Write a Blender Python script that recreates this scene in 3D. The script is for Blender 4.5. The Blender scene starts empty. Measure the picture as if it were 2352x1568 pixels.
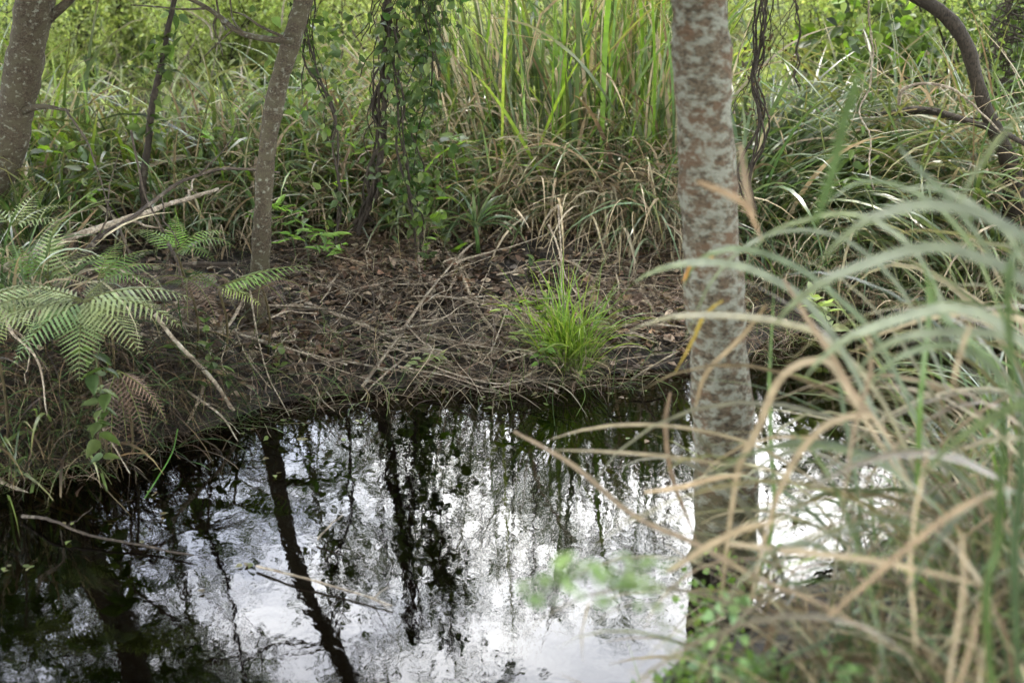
import bpy, math, random
import numpy as np
from mathutils import Vector
R = math.radians
rng = np.random.default_rng(7)
random.seed(7)
sc = bpy.context.scene
COL = sc.collection

# ---------------------------------------------------------------- camera
CAMH, PITCH, LENS = 2.4, R(20.0), 50.0
cam_d = bpy.data.cameras.new('camera'); cam = bpy.data.objects.new('camera', cam_d); COL.objects.link(cam)
cam.location = (0, 0, CAMH); cam.rotation_euler = (R(90)-PITCH, 0, 0)
cam_d.lens = LENS; cam_d.sensor_width = 36; cam_d.clip_end = 1500; cam_d.clip_start = 0.05
cam_d.dof.use_dof = True; cam_d.dof.focus_distance = 6.5; cam_d.dof.aperture_fstop = 2.1
cam_d.dof.aperture_blades = 0
sc.camera = cam
# ---------------------------------------------------------------- sky, sun, exposure
SUN_EL, SUN_AZ = R(56), R(-18)          # azimuth from +Y, clockwise: behind the far bank, to the left
w = bpy.data.worlds.new('World'); sc.world = w; w.use_nodes = True
nt = w.node_tree; nt.nodes.clear()
def N(nt, t, **k):
    n = nt.nodes.new(t)
    for a, b in k.items(): setattr(n, a, b)
    return n
out = N(nt, 'ShaderNodeOutputWorld'); bg = N(nt, 'ShaderNodeBackground'); sky = N(nt, 'ShaderNodeTexSky')
sky.sky_type = 'NISHITA'; sky.sun_disc = False; sky.sun_elevation = SUN_EL; sky.sun_rotation = SUN_AZ
sky.air_density = 1.0; sky.dust_density = 1.5
tc = N(nt, 'ShaderNodeTexCoord'); mp = N(nt, 'ShaderNodeMapping'); mp.inputs['Scale'].default_value = (1, 1, 2.2)
mp.inputs['Location'].default_value = (0.35, 0.1, 0.2)
nz = N(nt, 'ShaderNodeTexNoise'); nz.inputs['Scale'].default_value = 2.6; nz.inputs['Detail'].default_value = 6; nz.inputs['Roughness'].default_value = .55
rp = N(nt, 'ShaderNodeMapRange'); rp.inputs['From Min'].default_value = .43; rp.inputs['From Max'].default_value = .64; rp.inputs['To Min'].default_value = .10
mx = N(nt, 'ShaderNodeMixRGB'); mx.inputs['Color2'].default_value = (66, 66, 65, 1)
nt.links.new(tc.outputs['Generated'], mp.inputs['Vector']); nt.links.new(mp.outputs['Vector'], nz.inputs['Vector'])
nt.links.new(nz.outputs['Fac'], rp.inputs['Value']); nt.links.new(rp.outputs['Result'], mx.inputs['Fac'])
sx = N(nt, 'ShaderNodeSeparateXYZ'); zr = N(nt, 'ShaderNodeMapRange'); zr.inputs['To Min'].default_value = 2.1; zr.inputs['To Max'].default_value = .34
zr.inputs['From Min'].default_value = .5; zr.inputs['From Max'].default_value = .78
vs = N(nt, 'ShaderNodeVectorMath', operation='SCALE'); vs.inputs[0].default_value = (122, 122, 121)
nt.links.new(tc.outputs['Generated'], sx.inputs[0]); nt.links.new(sx.outputs['Z'], zr.inputs['Value']); nt.links.new(zr.outputs[0], vs.inputs['Scale']); nt.links.new(vs.outputs[0], mx.inputs['Color2'])
sb = N(nt, 'ShaderNodeVectorMath', operation='SCALE'); sb.inputs['Scale'].default_value = 9.0; nt.links.new(sky.outputs['Color'], sb.inputs[0]); nt.links.new(sb.outputs[0], mx.inputs['Color1']); nt.links.new(mx.outputs['Color'], bg.inputs['Color'])
bg.inputs['Strength'].default_value = 0.10; nt.links.new(bg.outputs['Background'], out.inputs['Surface'])
sl = bpy.data.lights.new('sun', 'SUN'); sl.energy = 5.0; sl.angle = R(1.2); sl.color = (1.0, .95, .84)
so = bpy.data.objects.new('sun', sl); COL.objects.link(so)
sdir = Vector((math.sin(SUN_AZ)*math.cos(SUN_EL), math.cos(SUN_AZ)*math.cos(SUN_EL), math.sin(SUN_EL)))
so.rotation_euler = (-sdir).to_track_quat('-Z', 'Y').to_euler(); so.location = sdir*50
sc.view_settings.view_transform = 'Standard'; sc.view_settings.look = 'None'
sc.view_settings.exposure = 0.10; sc.view_settings.gamma = 1
sc.cycles.max_bounces = 7; sc.cycles.transparent_max_bounces = 10; sc.cycles.diffuse_bounces = 3
sc.cycles.transmission_bounces = 3; sc.cycles.glossy_bounces = 3
sc.cycles.caustics_reflective = False; sc.cycles.caustics_refractive = False
sc.cycles.sample_clamp_indirect = 4.0

# ---------------------------------------------------------------- pixel -> world (photo at 2352 x 1568)
F = LENS/36*2352
def ray(px, py):
    a, b = (px-1176)/F, (784-py)/F
    return np.array([a, math.cos(PITCH)+b*math.sin(PITCH), -math.sin(PITCH)+b*math.cos(PITCH)])
def Pr(px, py, D):
    r = ray(px, py); return np.array([0, 0, CAMH]) + r*(D/r[1])
def P(px, py, D): return Pr(px, py, D*np.interp(D, [5.2, 6.2, 7.0, 8.5, 12], [1, .93, .92, .96, 1]))
def W0(px, py, z=0.):
    r = ray(px, py); return (np.array([0, 0, CAMH]) + r*((z-CAMH)/r[2]))
far = [(-900, 1190), (-300, 1130), (0, 1085), (200, 1060), (330, 1020), (480, 970), (600, 935), (750, 905), (950, 890), (1200, 882),
       (1350, 868), (1480, 858), (1600, 842), (1720, 810), (1800, 765), (1950, 728), (2150, 712), (2350, 735), (2600, 810)]
near = [(2750, 1010), (2350, 1130), (2080, 1260), (1830, 1370), (1600, 1460), (1420, 1590), (1330, 1900)]
POLY = np.array([W0(*p)[:2] for p in far+near] + [(0.0, 2.2), (-2.5, 1.9), (-5, 2.5)])
def sdist(x, y):
    x = np.asarray(x, float); y = np.asarray(y, float); sh = x.shape
    q = np.stack([x.ravel(), y.ravel()], 1); d = np.full(len(q), 1e9); inside = np.zeros(len(q), bool)
    n = len(POLY)
    for i in range(n):
        a, b = POLY[i], POLY[(i+1) % n]; e = b-a; v = q-a
        t = np.clip((v@e)/(e@e), 0, 1); d = np.minimum(d, np.linalg.norm(v-t[:, None]*e, axis=1))
        c = ((a[1] > q[:, 1]) != (b[1] > q[:, 1]))
        with np.errstate(all='ignore'): xi = (b[0]-a[0])*(q[:, 1]-a[1])/(b[1]-a[1]+1e-12)+a[0]
        inside ^= c & (q[:, 0] < xi)
    return (np.where(inside, -d, d)).reshape(sh)
def gz(x, y):
    x = np.asarray(x, float); y = np.asarray(y, float)
    d = sdist(x, y) + .05*np.sin(7*x+1)*np.cos(5*y) + .03*np.sin(17*x+3*y)
    dp = np.maximum(d, 0); dn = np.minimum(d, 0)
    sm = np.clip((dp-.25)/2.1, 0, 1); sm = sm*sm*(3-2*sm)*np.clip((y-4.6)/1.6, 0, 1)
    z = .11*(1-np.exp(-dp/.22)) + .12*(1-np.exp(-dp/2.2)) + .20*sm + .5*np.clip((dp-.05)/.9, 0, 1)*np.clip((4.6-y)/.8, 0, 1)*np.clip((x+.8)/.8, 0, 1) - .45*(1-np.exp(dn/.5))
    m = np.minimum(dp/.4, 1)
    z = z + m*(.018*np.sin(3.1*x+.7*y)+.014*np.sin(5.3*y-2*x+1)+.008*np.sin(11*x+4*y))
    z = z + m*.30*np.exp(-(((x+1.95)/.75)**2+((y-5.7)/.7)**2)) + m*.15*np.exp(-(((x-.9)/1.0)**2+((y-9.4)/.9)**2))
    return z
def GR(px, py, up=0.):
    r = ray(px, py); D = np.concatenate([np.linspace(1.6, 14, 900), np.linspace(14.1, 70, 300)])
    pts = np.array([0, 0, CAMH])+r*(D/r[1])[:, None]
    h = np.maximum(gz(pts[:, 0], pts[:, 1]), 0)+up
    i = np.nonzero(pts[:, 2] <= h)[0]
    k = i[0] if len(i) else -1
    return pts[k]
def G(x, y): return np.array([x, y, float(gz(np.array([x]), np.array([y]))[0])])

# ---------------------------------------------------------------- mesh accumulator
class Acc:
    def __init__(s): s.V = []; s.C = []; s.Q = []; s.T = []; s.n = 0
    def add(s, V, C, Q=None, T=None):
        V = np.asarray(V, float).reshape(-1, 3); C = np.broadcast_to(np.asarray(C, float), (len(V), 3))
        if Q is not None and len(Q): s.Q.append(np.asarray(Q).reshape(-1, 4)+s.n)
        if T is not None and len(T): s.T.append(np.asarray(T).reshape(-1, 3)+s.n)
        s.V.append(V); s.C.append(C); s.n += len(V)
    def build(s, name, mat, parent=None, origin=None, smooth=True):
        V = np.concatenate(s.V) if s.V else np.zeros((0, 3)); C = np.concatenate(s.C) if s.C else np.zeros((0, 3))
        if origin is not None: V = V-np.asarray(origin)
        Q = np.concatenate(s.Q) if s.Q else np.zeros((0, 4), int); T = np.concatenate(s.T) if s.T else np.zeros((0, 3), int)
        me = bpy.data.meshes.new(name); me.vertices.add(len(V)); me.vertices.foreach_set('co', V.astype(np.float32).ravel())
        nl = Q.size+T.size; me.loops.add(nl); me.loops.foreach_set('vertex_index', np.concatenate([Q.ravel(), T.ravel()]).astype(np.int32))
        me.polygons.add(len(Q)+len(T))
        ls = np.concatenate([np.arange(len(Q))*4, len(Q)*4+np.arange(len(T))*3]).astype(np.int32)
        me.polygons.foreach_set('loop_start', ls)
        me.polygons.foreach_set('use_smooth', np.full(len(Q)+len(T), smooth))
        ca = me.color_attributes.new('Col', 'FLOAT_COLOR', 'POINT')
        ca.data.foreach_set('color', np.concatenate([C, np.ones((len(C), 1))], 1).astype(np.float32).ravel())
        me.materials.append(mat); me.update(); me.validate()
        o = bpy.data.objects.new(name, me); COL.objects.link(o)
        if parent is not None: o.parent = parent
        elif origin is not None: o.location = origin
        return o
def tag(o, label=None, cat=None, group=None, kind=None):
    if label: o['label'] = label
    if cat: o['category'] = cat
    if group: o['group'] = group
    if kind: o['kind'] = kind
    return o
def empty(name, loc, label, cat, group=None):
    o = bpy.data.objects.new(name, None); COL.objects.link(o); o.location = loc; o.empty_display_size = .1
    return tag(o, label, cat, group)
def where(p, names=((95, 'behind the mottled trunk'), (330, 'between the mottled trunk and the dark sapling'), (560, 'between the dark sapling and the leaning tree'), (760, 'just right of the leaning tree'), (1040, 'around the hanging vines'), (1300, 'below and left of the tall reeds'), (1560, 'between the tall reeds and the lichened trunk'), (1760, 'close right of the lichened trunk'), (2100, 'between the lichened trunk and the curved tree'), (9999, 'behind the curved tree'))):
    v = np.asarray(p, float)-np.array([0, 0, CAMH]); dpt = v[1]*math.cos(PITCH)-v[2]*math.sin(PITCH); px = 1176+F*v[0]/dpt
    return next(n for t, n in names if px < t)
def dup(root, loc, rz, s, label=None, group=None):
    r = root.copy(); COL.objects.link(r); r.location = loc; r.rotation_euler = (0, 0, rz); r.scale = (s, s, s)
    if label: r['label'] = label
    if group: r['group'] = group
    for ch in list(root.children):
        c = ch.copy(); COL.objects.link(c); c.parent = r
        for g in ch.children:
            d = g.copy(); COL.objects.link(d); d.parent = c
    return r

# ---------------------------------------------------------------- shapes
def nrm(v): return v/np.maximum(np.linalg.norm(v, axis=-1, keepdims=True), 1e-9)
def pick(pal, n, var=.18):
    pal = np.array(pal, float); c = pal[rng.integers(0, len(pal), n)]
    return c*(1+var*rng.standard_normal((n, 1))).clip(.45, 1.7)*(1+.03*rng.standard_normal((n, 3)))
def blades(acc, base, az, el, length, width, droop, col, segs=8, tip=None, twist=None, power=1.4, wob=.15, fold=0.0, kink=0.):
    n = len(base); az = np.broadcast_to(az, n).astype(float); el = np.broadcast_to(el, n); length = np.broadcast_to(length, n)
    width = np.broadcast_to(width, n); droop = np.broadcast_to(droop, n)
    s = np.linspace(0, 1, segs+1)
    e = el[:, None]-droop[:, None]*s[None]**power
    if kink > 0:
        kk = rng.random(n) < kink; ks = rng.uniform(.3, .8, n)
        e = e - (kk*rng.uniform(.5, 1.6, n))[:, None]*(s[None] > ks[:, None])
    a = az[:, None]+wob*rng.standard_normal((n, 1))*s[None]*2+wob*.6*np.sin(s[None]*5+rng.uniform(0, 6, (n, 1)))
    t = np.stack([np.cos(e)*np.cos(a), np.cos(e)*np.sin(a), np.sin(e)], -1)
    step = (length/segs)[:, None, None]
    p = base[:, None, :]+np.concatenate([np.zeros((n, 1, 3)), np.cumsum(t[:, :-1]*step, 1)], 1)
    side = np.stack([-np.sin(a), np.cos(a), np.zeros_like(a)], -1)
    upv = np.cross(t, side)
    tw = (rng.uniform(-.9, .9, n) if twist is None else np.broadcast_to(twist, n))[:, None]*(0.4+s[None]*1.2)
    sd = side*np.cos(tw)[..., None]+upv*np.sin(tw)[..., None]
    prof = np.minimum(1, .55+1.6*s)*np.clip((1-s)/.45, 0, 1)**.75
    prof[-1] = 0.03
    hw = .5*width[:, None, None]*prof[None, :, None]
    c = col[:, None, :]*np.ones((1, segs+1, 1))
    if tip is not None:
        f = (np.clip((s-.55)/.45, 0, 1)**1.5)[None, :, None]*rng.uniform(0, 1, (n, 1, 1)); c = c*(1-f)+np.asarray(tip)*f
    if fold:
        dn = np.cross(sd, t)*fold*2
        V = np.stack([p-sd*hw+dn*hw, p, p+sd*hw+dn*hw], 2); k = 3
    else:
        V = np.stack([p-sd*hw, p+sd*hw], 2); k = 2
    C = np.repeat(c[:, :, None, :], k, 2)
    i0 = (np.arange(n)*(segs+1)*k)[:, None, None]; j = (np.arange(segs)*k)[None, :, None]; m = np.arange(k-1)[None, None, :]
    b = i0+j+m
    Q = np.stack([b, b+1, b+1+k, b+k], -1)
    acc.add(V.reshape(-1, 3), C.reshape(-1, 3), Q.reshape(-1, 4))
def smoothpath(pts, k=5):
    p = np.asarray(pts, float); n = len(p)
    if n < 3: 
        t = np.linspace(0, 1, k+1)[:, None]; return p[0]*(1-t)+p[-1]*t
    o = []
    pe = np.vstack([2*p[0]-p[1], p, 2*p[-1]-p[-2]])
    for i in range(n-1):
        a, b, c, d = pe[i:i+4]
        for t in np.linspace(0, 1, k, endpoint=False):
            o.append(.5*((2*b)+(-a+c)*t+(2*a-5*b+4*c-d)*t*t+(-a+3*b-3*c+d)*t**3))
    o.append(p[-1]); return np.array(o)
def tube(acc, pts, rad, col=(.2, .15, .1), sides=6, rough=0.):
    p = np.asarray(pts, float); n = len(p); rad = np.broadcast_to(rad, n).astype(float)
    t = nrm(np.gradient(p, axis=0)); ref = np.array([0, 0, 1.]) if abs(t[:, 2]).mean() < .8 else np.array([1., 0, 0])
    u = nrm(np.cross(t, ref)); v = np.cross(t, u)
    a = np.arange(sides)*2*np.pi/sides
    rr = rad[:, None]*np.ones((1, sides))
    if rough: rr = rr*(1+rough*rng.standard_normal((n, sides)))
    V = p[:, None]+rr[..., None]*(np.cos(a)[None, :, None]*u[:, None]+np.sin(a)[None, :, None]*v[:, None])
    i = np.arange(n-1)[:, None]*sides; j = np.arange(sides)[None]; j2 = (j+1) % sides
    Q = np.stack([i+j, i+j2, i+sides+j2, i+sides+j], -1)
    nv = n*sides
    V = np.concatenate([V.reshape(-1, 3), p[:1], p[-1:]])
    T0 = np.stack([np.full(sides, nv), j2[0], j[0]], -1); T1 = np.stack([np.full(sides, nv+1), (n-1)*sides+j[0], (n-1)*sides+j2[0]], -1)
    acc.add(V, col, Q.reshape(-1, 4), np.concatenate([T0, T1]))
def wander(a, b, n=8, amp=.04):
    a = np.asarray(a, float); b = np.asarray(b, float); L = np.linalg.norm(b-a); t = np.linspace(0, 1, n)[:, None]
    off = np.cumsum(rng.standard_normal((n, 3)), 0); off -= off[0]; off = off-t*off[-1]
    return a*(1-t)+b*t+off*amp*L/math.sqrt(n)
# leaf templates: (u along, v across, w up)
LT = {}
LT['dia'] = (np.array([(0, 0, 0), (.45, -.25, .06), (1, 0, -.05), (.45, .25, .06)]), [(0, 1, 2, 3)], [])
def ovate(wd, base=.25, notch=0.):
    V = [(0, 0, 0)]
    for u, f in ((.12, .75), (.32, 1.), (.58, .8), (.82, .35)):
        V += [(u-(notch if u < .2 else 0), -wd*f, .10*f), (u, 0, -.04*u), (u, wd*f, .10*f)]
    V += [(1, 0, -.12)]
    Q = []; 
    for k in range(3):
        a = 1+3*k; Q += [(a, a+3, a+4, a+1), (a+1, a+4, a+5, a+2)]
    T = [(0, 1, 2), (0, 2, 3), (10, 13, 11), (11, 13, 12)]
    return (np.array(V), Q, T)
LT['ov'] = ovate(.28); LT['heart'] = ovate(.36, notch=.14); LT['lance'] = ovate(.13); LT['round'] = ovate(.42)
LT['pin'] = (np.array([(0, -.12, 0), (.5, -.34, .05), (1, 0, -.06), (.5, .34, .05), (0, .12, 0)]), [(0, 1, 2, 3)], [(0, 3, 4)])
def serr(n=9, w=.075):
    V = []; Q = []
    for k in range(n+1):
        u = k/n; ww = w*(1-u)**.55+.004; V += [(u, 0, -.1*u*u), (u, -ww*.42, -.1*u*u), (u, ww*.42, -.1*u*u)]
        if k < n: ww = w*(1-u-.05)**.55; V += [(u+.075, -ww, -.1*u*u-.01), (u+.075, ww, -.1*u*u-.01)]
    T = []
    for k in range(n):
        a = 5*k; b = a+5; Q += [(a, a+1, b+1, b), (a, b, b+2, a+2)]; T += [(a+1, a+3, b+1), (a+2, b+2, a+4)]
    return (np.array(V), Q, T)
LT['pinna'] = serr()
LT['brown'] = (np.array([(0, 0, .0), (.3, -.28, .18), (.35, 0, -.05), (.3, .28, .1), (.72, -.22, .05), (.7, 0, .06), (.7, .24, .2), (1, .03, .12)]),
               [(0, 1, 2, 3), (1, 4, 5, 2), (2, 5, 6, 3), (4, 7, 6, 5)], [])
def leaves(acc, tpl, pos, d, nor, size, col):
    V, Q, T = LT[tpl]; n = len(pos)
    if n == 0: return
    d = nrm(d); s = nrm(np.cross(nor, d)); u = np.cross(d, s); size = np.broadcast_to(size, n)[:, None, None]
    W = pos[:, None]+size*(V[None, :, :1]*d[:, None]+V[None, :, 1:2]*s[:, None]+V[None, :, 2:]*u[:, None])
    k = len(V); off = (np.arange(n)*k)[:, None, None]
    q = (np.array(Q)[None]+off).reshape(-1, 4) if len(Q) else None; t = (np.array(T)[None]+off).reshape(-1, 3) if len(T) else None
    acc.add(W.reshape(-1, 3), np.repeat(col, k, 0), q, t)
def rdir(n, zb=0., zs=1.):
    v = rng.standard_normal((n, 3)); v[:, 2] = v[:, 2]*zs+zb; return nrm(v)

# ---------------------------------------------------------------- materials
def newmat(name):
    m = bpy.data.materials.new(name); m.use_nodes = True; m.node_tree.nodes.clear(); return m, m.node_tree
def leafmat(name, transl=.35, rough=.42, spec=.5, tint=(1.15, 1.25, .55), scale=25):
    m, t = newmat(name); o = N(t, 'ShaderNodeOutputMaterial'); p = N(t, 'ShaderNodeBsdfPrincipled'); tr = N(t, 'ShaderNodeBsdfTranslucent')
    at = N(t, 'ShaderNodeAttribute', attribute_name='Col'); ms = N(t, 'ShaderNodeMixShader')
    tcn = N(t, 'ShaderNodeTexCoord'); nz = N(t, 'ShaderNodeTexNoise'); nz.inputs['Scale'].default_value = scale; nz.inputs['Detail'].default_value = 3
    mr = N(t, 'ShaderNodeMapRange'); mr.inputs['From Min'].default_value = .3; mr.inputs['From Max'].default_value = .7
    mr.inputs['To Min'].default_value = .72; mr.inputs['To Max'].default_value = 1.25
    oi = N(t, 'ShaderNodeObjectInfo'); mr2 = N(t, 'ShaderNodeMapRange'); mr2.inputs['To Min'].default_value = .85; mr2.inputs['To Max'].default_value = 1.15
    mu = N(t, 'ShaderNodeMath', operation='MULTIPLY')
    vm = N(t, 'ShaderNodeVectorMath', operation='SCALE'); tm = N(t, 'ShaderNodeVectorMath', operation='MULTIPLY'); tm.inputs[1].default_value = tint
    L = t.links.new
    L(tcn.outputs['Object'], nz.inputs['Vector']); L(nz.outputs['Fac'], mr.inputs['Value']); L(oi.outputs['Random'], mr2.inputs['Value'])
    L(mr.outputs[0], mu.inputs[0]); L(mr2.outputs[0], mu.inputs[1]); L(at.outputs['Color'], vm.inputs[0]); L(mu.outputs[0], vm.inputs['Scale'])
    L(vm.outputs[0], p.inputs['Base Color']); L(vm.outputs[0], tm.inputs[0]); L(tm.outputs[0], tr.inputs['Color'])
    p.inputs['Roughness'].default_value = rough; p.inputs['Specular IOR Level'].default_value = spec
    ms.inputs[0].default_value = transl; L(p.outputs[0], ms.inputs[1]); L(tr.outputs[0], ms.inputs[2]); L(ms.outputs[0], o.inputs['Surface'])
    return m
M_leaf = leafmat('leaf_green', .42, .42, .32)
M_grass = leafmat('grass_blade', .33, .32, .6)
M_far = leafmat('leaf_sunlit', .5, .45, .5, tint=(1.25, 1.32, .6))  # pale tint carries the background haze in the leaf colour
M_straw = leafmat('dry_grass', .22, .55, .3, tint=(1.1, 1.0, .8))
M_fern = leafmat('fern_frond', .35, .5, .35)
M_litter = leafmat('dead_leaf', .08, .6, .35, tint=(1.1, 1, .8))
def ramp(t, stops):
    r = N(t, 'ShaderNodeValToRGB'); e = r.color_ramp.elements
    while len(e) < len(stops): e.new(.5)
    for i, (p, c) in enumerate(stops): e[i].position = p; e[i].color = (*c, 1)
    return r
def barkmat(name, base, pale, patch, speck_scale=30, stretch=(1, 1, 1), thr=(.5, .56), pale_amt=1., bump=.01, patch_thr=(.5, .6), moss=False):
    m, t = newmat(name); L = t.links.new; o = N(t, 'ShaderNodeOutputMaterial'); p = N(t, 'ShaderNodeBsdfPrincipled')
    tcn = N(t, 'ShaderNodeTexCoord'); mp = N(t, 'ShaderNodeMapping'); mp.inputs['Scale'].default_value = stretch; L(tcn.outputs['Object'], mp.inputs['Vector'])
    def noise(s, d=6, r=.6):
        n = N(t, 'ShaderNodeTexNoise'); n.inputs['Scale'].default_value = s; n.inputs['Detail'].default_value = d; n.inputs['Roughness'].default_value = r
        L(mp.outputs[0], n.inputs['Vector']); return n
    n1 = noise(speck_scale); n2 = noise(speck_scale*.35); n3 = noise(speck_scale*3, 4); n4 = noise(speck_scale*.8, 5)
    def mr(n, a, b):
        q = N(t, 'ShaderNodeMapRange'); q.inputs['From Min'].default_value = a; q.inputs['From Max'].default_value = b; L(n.outputs['Fac'], q.inputs['Value']); return q
    r0 = ramp(t, [(.32, tuple(.35*c for c in base)), (.68, tuple(1.6*c for c in base))]); L(n3.outputs['Fac'], r0.inputs[0])
    mA = N(t, 'ShaderNodeMixRGB'); L(mr(n2, *patch_thr).outputs[0], mA.inputs[0]); L(r0.outputs[0], mA.inputs[1]); mA.inputs[2].default_value = (*patch, 1)
    mB = N(t, 'ShaderNodeMixRGB'); q = mr(n1, *thr); q.inputs['To Max'].default_value = pale_amt; L(q.outputs[0], mB.inputs[0]); L(mA.outputs[0], mB.inputs[1]); mB.inputs[2].default_value = (*pale, 1)
    mC = N(t, 'ShaderNodeMixRGB'); q2 = mr(n4, .6, .72); q2.inputs['To Max'].default_value = .6; L(q2.outputs[0], mC.inputs[0]); L(mB.outputs[0], mC.inputs[1]); mC.inputs[2].default_value = (base[0]*.35, base[1]*.36, base[2]*.3, 1)
    last = mC.outputs[0]
    if moss:
        sz = N(t, 'ShaderNodeSeparateXYZ'); L(tcn.outputs['Object'], sz.inputs[0]); n5 = noise(6, 5); ma = N(t, 'ShaderNodeMath', operation='MULTIPLY_ADD'); ma.inputs[1].default_value = -.55; ma.inputs[2].default_value = .28
        L(sz.outputs['Z'], ma.inputs[0]); ad2 = N(t, 'ShaderNodeMath', operation='ADD'); L(ma.outputs[0], ad2.inputs[0]); L(n5.outputs['Fac'], ad2.inputs[1])
        q5 = N(t, 'ShaderNodeMapRange'); q5.inputs['From Min'].default_value = .5; q5.inputs['From Max'].default_value = .62; q5.inputs['To Max'].default_value = .85; L(ad2.outputs[0], q5.inputs['Value'])
        mD = N(t, 'ShaderNodeMixRGB'); L(q5.outputs[0], mD.inputs[0]); L(last, mD.inputs[1]); mD.inputs[2].default_value = (.085, .08, .04, 1); last = mD.outputs[0]
    L(last, p.inputs['Base Color']); p.inputs['Roughness'].default_value = .85; p.inputs['Specular IOR Level'].default_value = .25
    b = N(t, 'ShaderNodeBump'); b.inputs['Distance'].default_value = bump; b.inputs['Strength'].default_value = .8; ad = N(t, 'ShaderNodeMath', operation='ADD')
    L(n1.outputs['Fac'], ad.inputs[0]); L(n3.outputs['Fac'], ad.inputs[1]); L(ad.outputs[0], b.inputs['Height']); L(b.outputs[0], p.inputs['Normal'])
    L(p.outputs[0], o.inputs['Surface']); return m
M_pale = barkmat('bark_pale_lichen', (.105, .083, .055), (.25, .255, .205), (.125, .08, .048), 22, (1, 1, 1.6), (.46, .58), .88, .03, (.5, .6), moss=True)
M_speck = barkmat('bark_speckled', (.058, .045, .029), (.25, .26, .21), (.07, .06, .036), 42, (1, 1, 1.2), (.55, .68), .65, .010, (.42, .6))
M_dark = barkmat('bark_dark', (.038, .03, .022), (.11, .10, .075), (.03, .024, .018), 30, (1, 1, .5), (.62, .7), .6, .005)
M_stick = barkmat('dead_wood', (.29, .24, .18), (.44, .41, .34), (.16, .125, .09), 25, (1, 1, 1), (.55, .65), .7, .003)
M_stickdark = barkmat('damp_wood', (.065, .05, .037), (.19, .165, .13), (.04, .031, .024), 25, (1, 1, 1), (.58, .66), .7, .003)
def groundmat():
    m, t = newmat('soil'); L = t.links.new; o = N(t, 'ShaderNodeOutputMaterial'); p = N(t, 'ShaderNodeBsdfPrincipled'); tcn = N(t, 'ShaderNodeTexCoord')
    n = N(t, 'ShaderNodeTexNoise'); n.inputs['Scale'].default_value = 6; n.inputs['Detail'].default_value = 9; n.inputs['Roughness'].default_value = .7; L(tcn.outputs['Object'], n.inputs['Vector'])
    r = ramp(t, [(.35, (.006, .005, .004)), (.52, (.018, .013, .009)), (.7, (.05, .035, .022))]); L(n.outputs['Fac'], r.inputs[0]); L(r.outputs[0], p.inputs['Base Color'])
    p.inputs['Roughness'].default_value = .8; b = N(t, 'ShaderNodeBump'); b.inputs['Distance'].default_value = .03; L(n.outputs['Fac'], b.inputs['Height']); L(b.outputs[0], p.inputs['Normal'])
    L(p.outputs[0], o.inputs['Surface']); return m
M_soil = groundmat()
def watermat():
    m, t = newmat('pond_water'); L = t.links.new; o = N(t, 'ShaderNodeOutputMaterial')
    gl = N(t, 'ShaderNodeBsdfGlossy'); gl.inputs['Roughness'].default_value = 0.0; gl.inputs['Color'].default_value = (1, 1, 1, 1)
    tr = N(t, 'ShaderNodeBsdfTransparent'); tr.inputs['Color'].default_value = (.20, .13, .06, 1)
    fr = N(t, 'ShaderNodeFresnel'); fr.inputs['IOR'].default_value = 1.34; ms = N(t, 'ShaderNodeMixShader')
    tcn = N(t, 'ShaderNodeTexCoord')
    def nz(s, sc_, d=2):
        mp = N(t, 'ShaderNodeMapping'); mp.inputs['Scale'].default_value = sc_; L(tcn.outputs['Object'], mp.inputs['Vector'])
        n = N(t, 'ShaderNodeTexNoise'); n.inputs['Scale'].default_value = s; n.inputs['Detail'].default_value = d; n.inputs['Distortion'].default_value = .6; L(mp.outputs[0], n.inputs['Vector']); return n
    a = nz(13, (1, .8, 1)); b = nz(30, (1, .8, 1), 2); c = nz(1.3, (1, 1, 1), 1)
    b1 = N(t, 'ShaderNodeBump'); b1.inputs['Distance'].default_value = .00042
    b2 = N(t, 'ShaderNodeBump'); b2.inputs['Distance'].default_value = .00016
    mr = N(t, 'ShaderNodeMapRange'); mr.inputs['From Min'].default_value = .35; mr.inputs['From Max'].default_value = .65; mr.inputs['To Min'].default_value = .3; mr.inputs['To Max'].default_value = 1.
    L(c.outputs['Fac'], mr.inputs['Value']); L(mr.outputs[0], b1.inputs['Strength'])
    L(a.outputs['Fac'], b1.inputs['Height']); L(b.outputs['Fac'], b2.inputs['Height']); L(b1.outputs[0], b2.inputs['Normal'])
    L(b2.outputs[0], gl.inputs['Normal']); L(fr.outputs[0], ms.inputs[0]); L(tr.outputs[0], ms.inputs[1]); L(gl.outputs[0], ms.inputs[2]); L(ms.outputs[0], o.inputs['Surface'])
    return m
M_water = watermat()

# palettes (linear base colours)
GREEN = [(.065, .10, .03), (.095, .14, .04), (.05, .08, .028), (.13, .175, .055)]
BRIGHT = [(.16, .27, .035), (.23, .33, .045), (.11, .20, .03), (.28, .36, .07)]
GREY = [(.13, .19, .10), (.10, .16, .08), (.16, .21, .13), (.075, .13, .05)]
TAN = [(.33, .27, .175), (.26, .205, .125), (.43, .37, .26), (.17, .125, .078), (.34, .30, .215)]
BROWN = [(.06, .037, .024), (.11, .068, .042), (.055, .038, .027), (.21, .15, .10), (.33, .26, .19)]
LIME = [(.32, .39, .13), (.38, .44, .17), (.24, .30, .10), (.44, .48, .25)]  # pale, bright leaves: background brightness and haze put into the colour
DARKL = [(.04, .085, .02), (.05, .10, .025), (.035, .07, .02)]

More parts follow.
